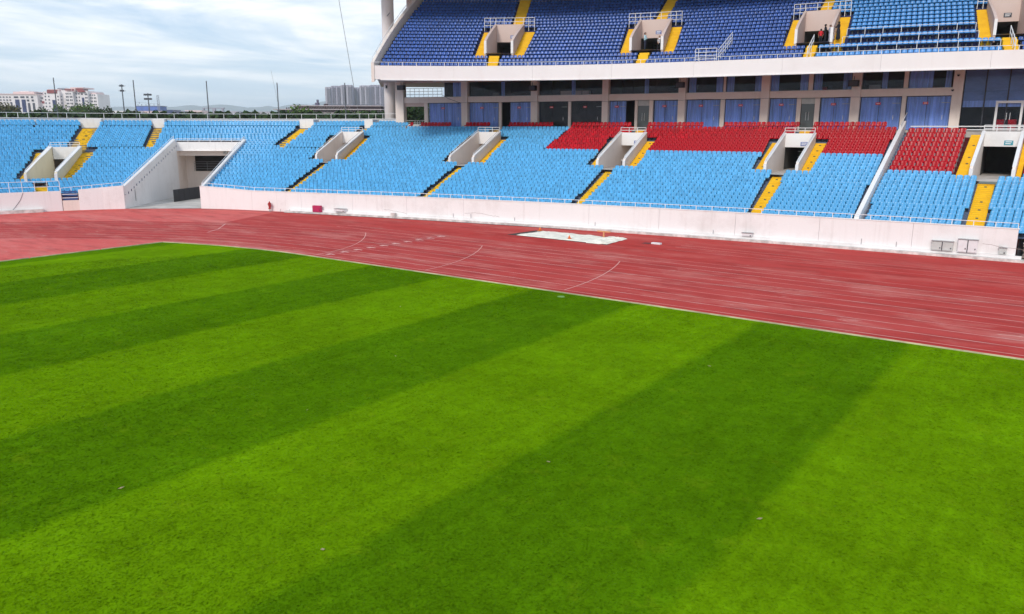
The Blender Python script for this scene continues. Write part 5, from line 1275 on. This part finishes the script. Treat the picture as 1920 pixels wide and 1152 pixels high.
# ------------------------------------------------------------------ what stands beyond the stadium
def face(bearing_px, dist):
    """a frame that stands dist metres from the pitch centre and faces it; returns origin, right, back vectors"""
    a = HEAD + math.atan((bearing_px - 960) / 1515.7)
    h = math.atan((bearing_px - 960) / 1515.7)
    o = Vector((CAM[0] + math.sin(a) * dist / math.cos(h), CAM[1] + math.cos(a) * dist / math.cos(h), 0))
    return o, Vector((math.cos(HEAD), -math.sin(HEAD), 0)), Vector((math.sin(HEAD), math.cos(HEAD), 0))
class Far:
    """far building measured in metres on its facade: x to the right of the left end, z above ground"""
    def __init__(s, px0, dist): s.o, s.r, s.b = face(px0, dist); s.m = dist / 1515.7; s.px0 = px0
    def X(s, px): return (px - s.px0) * s.m
    def Z(s, py): return 8.14 + (240 - py) * s.m
    def P(s, x, y, z): return s.o + s.r * x + s.b * y + Vector((0, 0, z))
    def box(s, mb, x0, x1, z0, z1, y0, y1, mi=0):
        P = s.P; mb.hexa([P(x0, y0, z0), P(x1, y0, z0), P(x1, y1, z0), P(x0, y1, z0), P(x0, y0, z1), P(x1, y0, z1), P(x1, y1, z1), P(x0, y1, z1)], mi)
    def part(s, e, name, m, px0, px1, py1, py0, y0, y1):
        mb = MB(); s.box(mb, s.X(px0), s.X(px1), s.Z(py0), s.Z(py1), y0, y1); return mb.build(name, m, e)
bw = mat('far_white_wall', (.76, .70, .70), .85, .08, .05); bpink = mat('far_pink_trim', (.70, .52, .50), .85); bred = mat('far_red_roof', (.26, .06, .06), .85, .2, .2)
bwin = mat('far_window', (.05, .05, .07), .4); bwin_b = mat('far_blue_glass', (.02, .03, .11), .3); bgrey = mat('far_grey_roof', (.25, .26, .30), .8)
def gov_building():
    F = Far(-60, 900); e = empty('office_building', F.P(40, 0, 0), 'long white office building with tall dark blue windows at the far left', 'building')
    F.part(e, 'wall', bw, -60, 27, 181.5, 250, 4, 40); F.part(e, 'cornice', bpink, -60, 27, 180, 181.5, 3, 41)
    F.part(e, 'portico', bw, 27, 76, 182, 250, 0, 40); F.part(e, 'cornice', bpink, 26, 77, 180.3, 182, -1, 40); F.part(e, 'attic', bpink, 27, 66, 176.3, 180.3, 5, 30); F.part(e, 'attic', bw, 38, 55, 175, 176.3, 6, 25)
    F.part(e, 'wall', bw, 76, 88.5, 183, 250, 5, 38); F.part(e, 'roof_vent', dark_metal, 67, 75, 178.5, 180.3, 8, 12)
    for a, b in ((33.5, 41), (45.5, 52.5)):
        F.part(e, 'window', bwin_b, a + 1, b + 1, 190.8, 214, -.6, -.05); F.part(e, 'window', bwin, a - .5, b - .5, 185, 188, -.6, -.05)
    for a, b in ((56, 59.6), (64.8, 68.3)):
        F.part(e, 'window', bwin, a, b, 185, 188, -.6, -.05); F.part(e, 'window', bwin, a + .6, b + .6, 190.7, 194, -.6, -.05); F.part(e, 'window', bwin, a + 1.5, b + 1.5, 197, 214, -.6, -.05)
    F.part(e, 'window', bwin, 25.9, 28, 195.5, 210, -.6, -.05)
    for py in (185.3, 190.6, 195.7):
        for px in (-52, -46, -40, -34, -28, -22, -16, -10, -4, 2, 8, 14, 20):
            F.part(e, 'window', bwin, px, px + 2.8, py, py + 1.9, 3.4, 3.95)
    for px, py in ((78, 186.5), (80.5, 186.5), (80.7, 202), (77, 192)): F.part(e, 'window', bwin, px, px + 1.3, py, py + 2.4, 4.4, 4.95)
    F.part(e, 'sign_panel', bred, 79, 84.5, 193.5, 197.5, 4.3, 4.9)
gov_building()
def hotel():
    F = Far(87, 900); e = empty('hotel_building', F.P(28, 0, 0), 'large white building with dark red mansard roofs and blue glass strips', 'building')
    F.part(e, 'wall', bw, 88.5, 118, 176, 250, 0, 40); F.part(e, 'wall', bw, 118, 128, 173.5, 250, 4, 38); F.part(e, 'wall', bw, 128, 142, 176.5, 250, 1, 40); F.part(e, 'wall', bw, 142, 166, 174.5, 250, 5, 40); F.part(e, 'wall', bw, 166, 180.5, 180, 250, 9, 36)
    F.part(e, 'gable', bpink, 95, 116, 172, 176, 2, 30); F.part(e, 'gable', bpink, 127, 146, 170.5, 176.5, 3, 30); F.part(e, 'gable', bpink, 134, 158, 168.2, 170.5, 6, 30); F.part(e, 'gable', bpink, 163, 176, 177.5, 180, 11, 30)
    F.part(e, 'roof', bgrey, 108, 123, 169.3, 172, 8, 24)
    for a, b, t, q in ((96, 114, 173.3, 179.5), (128, 140, 171.8, 174.3), (142, 145, 171.5, 175)): F.part(e, 'mansard', bred, a, b, t, q, -.8 if a < 120 else .2, 1)
    mb = MB(); P = F.P; X, Z = F.X, F.Z
    mb.prism([P(X(146), 3, Z(170)), P(X(158.5), 3, Z(170)), P(X(163), 3, Z(177)), P(X(150), 3, Z(177))], F.b * 1.8); mb.build('mansard', bred, e)
    for a, b, t in ((104, 109, 191.5), (155, 158.5, 187)): F.part(e, 'glass_strip', bwin_b, a, b, t, 214, -.8 if a < 120 else 4.2, -.05 if a < 120 else 4.95)
    def wins(xs, ys, y, w=1.7, h=2.3):
        for py in ys:
            for px in xs: F.part(e, 'window', bwin, px, px + w, py, py + h, y - .6, y - .05)
    wins((90.5, 97, 114, 120.5), (184, 190, 196, 202), 0); wins((91,), (178.8,), 0)
    wins((129.3, 132, 136.2, 139), (184.2, 190.2, 196.2, 202), 1, 1.3, 2.9); wins((144.2, 149), (178.5, 185, 191, 197), 5, 1.6, 2.6); wins((154,), (179,), 5, 2.6, 2.6)
    wins((161, 163.7), (179.5, 185.8, 191.8, 197.8), 5, 1.3, 2.6); wins((167.3, 169.8, 173.8, 176.4), (186, 192, 198), 9, 1.2, 2.6); wins((166.8, 170.5, 174.5), (181,), 9, 1.6, 1.8)
    wins((129, 132.5, 136.5), (179,), 1, 1.4, 2.2)
hotel()
tw = [mat('far_tower_wall_a', (.40, .37, .41), .9, .06, .02), mat('far_tower_wall_b', (.33, .30, .36), .9, .06, .02)]; tdark = mat('far_tower_recess', (.13, .12, .17), .9)
def towers():
    T_ = [(612.0, 622.5, 167.5, 0, 'slim grey apartment tower with a darker head at the left of the cluster'), (623.0, 640.5, 165.3, 6, 'grey apartment tower with four vertical recesses, second from the left'), (640.9, 661.8, 163.8, 0, 'wide grey apartment tower behind the thin pole'), (662.2, 675.0, 168.2, 30, 'darker purple-grey apartment tower in the middle of the cluster'),
          (676.0, 694.5, 164.6, 0, 'grey apartment tower behind the slanting cable'), (695.0, 721.0, 163.6, 8, 'wide grey apartment tower beside the round mast'), (726.0, 745.0, 168.0, 40, 'distant grey tower seen between the round mast and the building')]
    for k, (a, b, t, dy, lab) in enumerate(T_):
        F = Far(a, 1850 + dy); e = empty('apartment_tower', F.P(10, 0, 0), lab, 'tower', 'grey apartment towers on the horizon'); m = tw[k % 2 if k != 3 else 1]
        n = max(2, int((b - a) / 4.2)); w = (b - a) / n
        F.part(e, 'podium', tdark, a, b, 198.5, 203, 2, 24); F.part(e, 'podium', m, a - .3, b + .3, 203, 240, -3, 30)
        for q in range(n):
            x0 = a + q * w; yy = (q % 2) * 3
            F.part(e, 'bay', m, x0, x0 + w * .66, t + (q % 3) * .7, 198.5, yy, 26); F.part(e, 'recess', tdark if q % 2 else tw[1], x0 + w * .66, x0 + w * .84, t + 1.8, 198.5, yy + 4, 26); F.part(e, 'bay', tw[(k + q) % 2], x0 + w * .84, x0 + w, t + 1, 198.5, yy + 1.5, 26)
        F.part(e, 'roof_crown', tw[1], a + .8, b - .8, t - .9, t + .5, 8, 20)
        for py in np.arange(t + 3, 198, 2.9): F.part(e, 'floor_band', tw[1], a + .05, b - .05, py, py + .35, -.4, .0 + 2.6)
towers()
def tiers():
    F = Far(505, 330); e = empty('tiered_hall', F.P(20, 0, 0), 'long low hall with two tiers of slanted pale fins in front of the towers', 'building')
    fin = mat('far_fin', (.56, .49, .48), .85); shade = mat('far_hall_recess', (.10, .07, .08), .9); slab = mat('far_hall_slab', (.48, .41, .42), .85)
    F.part(e, 'recess_wall', shade, 553, 716, 201.5, 214, 4, 20); F.part(e, 'recess_wall', shade, 524, 716, 208.5, 240, 2.5, 20)
    F.part(e, 'roof_slab', slab, 548, 716, 200.3, 201.6, -1, 22); F.part(e, 'tier_slab', slab, 516, 718, 206.8, 208.2, -2, 22); F.part(e, 'base_slab', slab, 530, 720, 213.2, 214.6, -1, 22); F.part(e, 'base', shade, 530, 720, 214.6, 242, 0, 20)
    F.part(e, 'gallery', mat('far_gallery', (.22, .17, .19), .9), 655, 712, 202.2, 206, 1.5, 4)
    me = None
    for (x0, x1, t, b, y) in ((552, 655, 201.6, 206.8, .5), (520, 716, 208.2, 213.2, 0)):
        for px in np.arange(x0, x1, 3.1):
            mb = MB(); P = F.P; X, Z = F.X, F.Z; w = 1.25 * F.m
            q = [P(X(px), y, Z(t)), P(X(px) + w, y, Z(t)), P(X(px + 1.4) + w, y + .6, Z(b)), P(X(px + 1.4), y + .6, Z(b))]
            mb.prism(q, F.b * 1.2); mb.build('fin', fin, e)
    F.part(e, 'roof_box', tdark, 585.5, 591, 194.5, 200.3, 6, 9); F.part(e, 'roof_box', tdark, 588.5, 590.8, 188.8, 194.5, 6, 8)
    for px in (602, 606): F.part(e, 'roof_box', shade, px, px + 2.4, 196.5, 200.3, 6, 8)
    for px in (535, 539): F.part(e, 'roof_lamp', shade, px, px + 1.3, 203.8, 206.8, 2, 3)
tiers()
def site():
    F = Far(258, 1400); e = empty('construction_site', F.P(20, 0, 0), 'blue netted building under construction with a lattice crane tower', 'building')
    bl = mat('blue_netting', (.07, .13, .40), .85, .3, .08)
    F.part(e, 'netting', bl, 258, 303.5, 202.5, 210.5, 0, 25); F.part(e, 'base', bpink, 257, 305, 210.5, 240, 1, 24); F.part(e, 'slab', bgrey, 257, 305, 201.6, 202.3, -1, 26)
    for px in (259, 266, 274, 281, 289, 297): F.part(e, 'column', bgrey, px, px + .6, 198.3, 201.6, 5, 6)
    mb = MB(); P = F.P; X, Z = F.X, F.Z
    for px in (300, 303.4): mb.bar(P(X(px), -3, Z(213)), P(X(px), -3, Z(183)), .45, 4)
    for k in range(14): a, b = (300, 303.4) if k % 2 else (303.4, 300); mb.bar(P(X(a), -3, Z(212 - 2.1 * k)), P(X(b), -3, Z(209.9 - 2.1 * k)), .3, 4)
    mb.bar(P(X(300), -3, Z(183)), P(X(303.4), -3, Z(183)), .4, 4); mb.build('crane_mast', bgrey, e)
    mb = MB(); mb.bar(P(X(262), 6, Z(198)), P(X(262), 6, Z(194.5)), .3, 4); mb.bar(P(X(257), 6, Z(195)), P(X(302), 6, Z(198.5)), .2, 4); mb.build('jib', bgrey, e)
    F = Far(380, 1500); e = empty('gantry', F.P(20, 0, 0), 'grey frame gantry on the horizon behind the middle pole', 'gantry')
    for a, b, t, q in ((381, 422, 204.8, 206.2), (382, 384, 206.2, 216), (400, 405, 206.2, 216), (417, 420, 206.2, 216)): F.part(e, 'beam', tw[1], a, b, t, q, 0, 6)
    for k, (a, b, t, m, lab) in enumerate(((312, 326, 208.7, bwin_b, 'low blue roofed shed on the horizon right of the blue netting'), (332, 344, 210.6, tw[0], 'low grey block on the horizon, left of the long pink shed'), (348, 380, 209.6, bpink, 'long low pinkish shed on the horizon'), (426, 446, 211.0, tw[0], 'low grey block just right of the gantry'), (205, 256, 210.6, bw, 'long pale wall on the horizon left of the blue netting'), (470, 512, 211.6, tw[0], 'low grey block on the horizon left of the tiered hall'))):
        F = Far(a, 1250 + 30 * k); mb = MB(); F.box(mb, 0, F.X(b), 0, F.Z(t), 0, 30); o = mb.build('low_building', m); o['label'] = lab; o['category'] = 'building'
site()
def poles():
    pm = mat('dark_pole', (.10, .11, .13), .5)
    for k, (x, y, top, lab) in enumerate(((-121.7, 57.7, 14.9, 'leftmost thin dark pole behind the rim wall, before the white building'), (-112.9, 64.5, 14.6, 'thin dark pole behind the rim wall between two floodlight masts'), (-104.5, 70.6, 14.5, 'thin dark pole behind the rim wall before the grey gantry'), (-96.4, 76.5, 14.3, 'thin dark pole behind the rim wall left of the tiered hall'), (-88.8, 82.3, 14.3, 'thin dark pole behind the rim wall in front of the towers'))):
        mb = MB(); mb.cyl((x, y, 0), .10, .07, top, 8); tag(mb.build('pole', pm), lab, 'pole', 'thin poles behind the rim wall')
    for k, (x, y, top, lab, tilt) in enumerate(((-233.2, 127.1, 20.2, 'floodlight mast with two side-on lamp clusters, left of the second pole', 1), (-227.0, 131.3, 17.7, 'floodlight mast with four lamp banks facing the field, before the blue netting', 0))):
        e = empty('floodlight_mast', (x, y, 0), lab, 'floodlight'); mb = MB(); mb.cyl((x, y, 0), .22, .14, top, 8); mb.build('shaft', pm, e)
        r = Vector((math.cos(HEAD), -math.sin(HEAD), 0)); f = Vector((-math.sin(HEAD), -math.cos(HEAD), 0))
        for z in (top - .45, top - 1.65 - .2 * tilt):
            for o in ((-.55, .55) if tilt else (-.62, .62)):
                mb = MB(); c = Vector((x, y, z)) + (r * o if not tilt else r * o * .45) ; wdt = .5 if not tilt else .3
                mb.hexa([c - r * wdt - Vector((0, 0, .22)), c + r * wdt - Vector((0, 0, .22)), c + r * wdt + f * .3 - Vector((0, 0, .22)), c - r * wdt + f * .3 - Vector((0, 0, .22)), c - r * wdt + Vector((0, 0, .22)), c + r * wdt + Vector((0, 0, .22)), c + r * wdt + f * .3 + Vector((0, 0, .3)), c - r * wdt + f * .3 + Vector((0, 0, .3))]); mb.build('lamp_bank', dark_metal, e)
            mb = MB(); mb.bar(Vector((x, y, z)) - r * 1.1, Vector((x, y, z)) + r * 1.1, .06, 4); mb.build('crossbar', pm, e)
    mb = MB(); a = W(96.9, 26, 9.2); b = W(97.9, 24, 31); mb.bar(a, b, .035, 6); tag(mb.build('stay_cable', grey_metal), 'long slanting stay cable rising from the rim wall beside the towers', 'cable')
    mb = MB(); a = W(101.7, 26, 9.6); b = W(102.1, 26, 15.4); mb.bar(a, b, .015, 4); tag(mb.build('thin_antenna', grey_metal), 'very thin slanting antenna left of the pole by the tiered hall', 'antenna')
poles()
def leaf_material(name, c):
    return mat(name, c, 0.8, 0.0, .8, c2=tuple(min(1, v * 2.2) for v in c), spec=.2, lo=.35, hi=.7)
leafs = [leaf_material('dark_leaves', (.018, .035, .010)), leaf_material('green_leaves', (.05, .085, .015)), leaf_material('olive_leaves', (.06, .055, .022))]
bark = mat('bark', (.10, .08, .06), .9, .3, 3)
def tree(x, y, h, w, m, seed, lab, n=1500, leaf=.45):
    r = random.Random(seed); e = empty('tree', (x, y, 0), lab, 'tree', 'trees beyond the stands'); mb = MB()
    mb.cyl((x, y, 0), .28, .16, h * .5, 8)
    cl = []
    for k in range(9):
        a = r.uniform(0, 6.28); rr = w * .5 * r.uniform(.1, .75); cz = h * r.uniform(.55, .9); c = Vector((x + rr * math.cos(a), y + rr * math.sin(a), cz)); cl.append((c, w * r.uniform(.18, .3)))
        mb.bar((x, y, h * .42), c, .07, 5)
    mb.build('trunk', bark, e); lm = MB()
    for k in range(n):
        c, rad = r.choice(cl); v = Vector((r.gauss(0, 1), r.gauss(0, 1), r.gauss(0, .8))).normalized() * rad * r.uniform(.4, 1.1); p = c + v
        a = Vector((r.gauss(0, 1), r.gauss(0, 1), r.gauss(0, 1))).normalized() * leaf * r.uniform(.5, 1.2); b = a.cross(Vector((r.gauss(0, 1), r.gauss(0, 1), r.gauss(0, 1)))).normalized() * leaf * r.uniform(.4, .9)
        lm.poly([p - a, p + b, p + a, p - b])
    lm.build('crown', m, e)
def trees():
    T_ = []
    def put(px, top, dist, w, m, lab, n=1300, leaf=.5):
        o, _, _ = face(px, dist); T_.append((o.x, o.y, 8.14 + (240 - top) * dist / 1515.7, w, m, lab, n, leaf))
    put(-6, 200, 330, 14, 2, 'olive tree cut by the left edge in front of the office building'); put(10, 203, 330, 10, 2, 'olive tree in front of the left office building'); put(24, 201, 340, 8, 2, 'small olive tree left of the tall dark window')
    put(82, 205.5, 330, 12, 0, 'low dark tree between the two white buildings'); put(118, 204.5, 330, 14, 1, 'bushy green tree in front of the white building, beside the pole'); put(135, 206, 330, 12, 0, 'dark tree below the middle of the large white building'); put(150, 204.5, 330, 9, 2, 'thin brownish tree before the right half of the white building'); put(163, 200.5, 330, 12, 1, 'broad tree before the right end of the white building'); put(175, 203, 330, 12, 0, 'dark tree at the right end of the white building'); put(190, 206.5, 330, 11, 0, 'low dark tree right of the white building'); put(200, 205.5, 335, 8, 0, 'low round dark tree, last before the open horizon')
    put(256, 209.5, 300, 8, 2, 'small bush at the foot of the second pole')
    put(562, 204.2, 230, 8.5, 1, 'dark green tree before the left part of the tiered hall'); put(574, 207.5, 230, 6.5, 0, 'lower tree right of the one before the tiered hall')
    put(652, 210, 215, 6.5, 1, 'yellow-green bush before the tiered hall, under the thin pole'); put(666, 209.3, 215, 6.5, 1, 'yellow-green bush before the tiered hall, middle of three'); put(678, 210, 215, 5.5, 1, 'yellow-green bush before the tiered hall near the cable')
    put(745, 196, 150, 9, 0, 'tall dark tree seen between the mast and the cream column', 2600, .32); put(764, 193, 160, 10, 0, 'dark tree filling the left of the open bay', 3000, .32); put(782, 196, 150, 9, 0, 'dark tree filling the middle of the open bay', 3000, .32); put(801, 194, 155, 9, 0, 'dark tree partly hidden at the right of the open bay', 2200, .32)
    for k, (x, y, h, w, m, lab, n, leaf) in enumerate(T_): tree(x, y, h, w, leafs[m], k + 20, lab, n, leaf)
    # far-off belt of roofs and trees that reads as one dark line under the rail
    r = random.Random(5); mb = MB()
    for k in range(9000):
        px = r.uniform(-260, 900); dist = r.uniform(150, 185); o, _, _ = face(px, dist); zt = 8.14 + (240 - 213.6) * dist / 1515.7 + .25 * math.sin(px * .11) + .2 * math.sin(px * .37)
        p = o + Vector((0, 0, zt - abs(r.gauss(0, 1.6)) - .3)); a = Vector((r.gauss(0, 1), r.gauss(0, 1), r.gauss(0, .6))).normalized() * .8; b = a.cross(Vector((r.gauss(0, 1), r.gauss(0, 1), r.gauss(0, 1)))).normalized() * .6
        mb.poly([p - a, p + b, p + a, p - b])
    tag(mb.build('tree_belt', leafs[0]), 'low dark belt of treetops just beyond the rim wall', 'trees', kind='stuff')
trees()
def hills():
    hm = mat('wooded_hill', (.055, .075, .05), .95, .3, .0008)
    ctrl = [(-700, 206), (-300, 203), (0, 207), (120, 205), (215, 203.2), (250, 203.5), (300, 204), (330, 203), (352, 200.5), (366, 200), (380, 202.3), (400, 199.6), (415, 198.8), (440, 201.5), (465, 204), (490, 203.5), (505, 201.5), (520, 204.5), (540, 200), (560, 197.3), (585, 199), (605, 192.5), (630, 194), (660, 199), (720, 200), (800, 196), (1000, 204), (1500, 200), (2600, 205)]
    xs = np.linspace(-700, 2600, 420); ys = np.interp(xs, [c[0] for c in ctrl], [c[1] for c in ctrl]); r = np.random.default_rng(3); ys = ys + np.interp(xs, xs[::4], r.normal(0, .35, len(xs[::4])))
    for lay, (dist, off, sc) in enumerate(((9000, 0, 1), (7600, 4.2, .55))):
        mb = MB(); rows = []
        for k, px in enumerate(xs):
            o, _, bk = face(px, dist); hh = (240 - ys[k]) * sc - off * (0.6 + .4 * math.sin(px * .021 + lay)); top = 8.14 + hh * dist / 1515.7
            rows.append([o - bk * 1500 + Vector((0, 0, -2)), o - bk * 600 + Vector((0, 0, top * (.55 + .08 * math.sin(px * .09)))), o + Vector((0, 0, top)), o + bk * 1400 + Vector((0, 0, -2))])
        for a, b in zip(rows[:-1], rows[1:]):
            for j in range(3): mb.poly([a[j], b[j], b[j + 1], a[j + 1]])
        tag(mb.build('hills', hm, None, True), kind='structure')
hills()
def haze():
    m = bpy.data.materials.new('haze_air'); m.use_nodes = True; nt = m.node_tree; nt.nodes.clear(); o = nt.nodes.new('ShaderNodeOutputMaterial'); v = nt.nodes.new('ShaderNodeVolumePrincipled')
    v.inputs['Color'].default_value = (.86, .92, 1.0, 1); v.inputs['Density'].default_value = HAZE; v.inputs['Anisotropy'].default_value = 0.2; nt.links.new(v.outputs[0], o.inputs['Volume'])
    mb = MB(); mb.box((-17000, -17000, -3), (17000, 17000, 330)); tag(mb.build('haze', m), 'pale summer haze over the city', 'haze', kind='stuff')
HAZE = 1.3e-4
scn.cycles.volume_bounces = 2
haze()
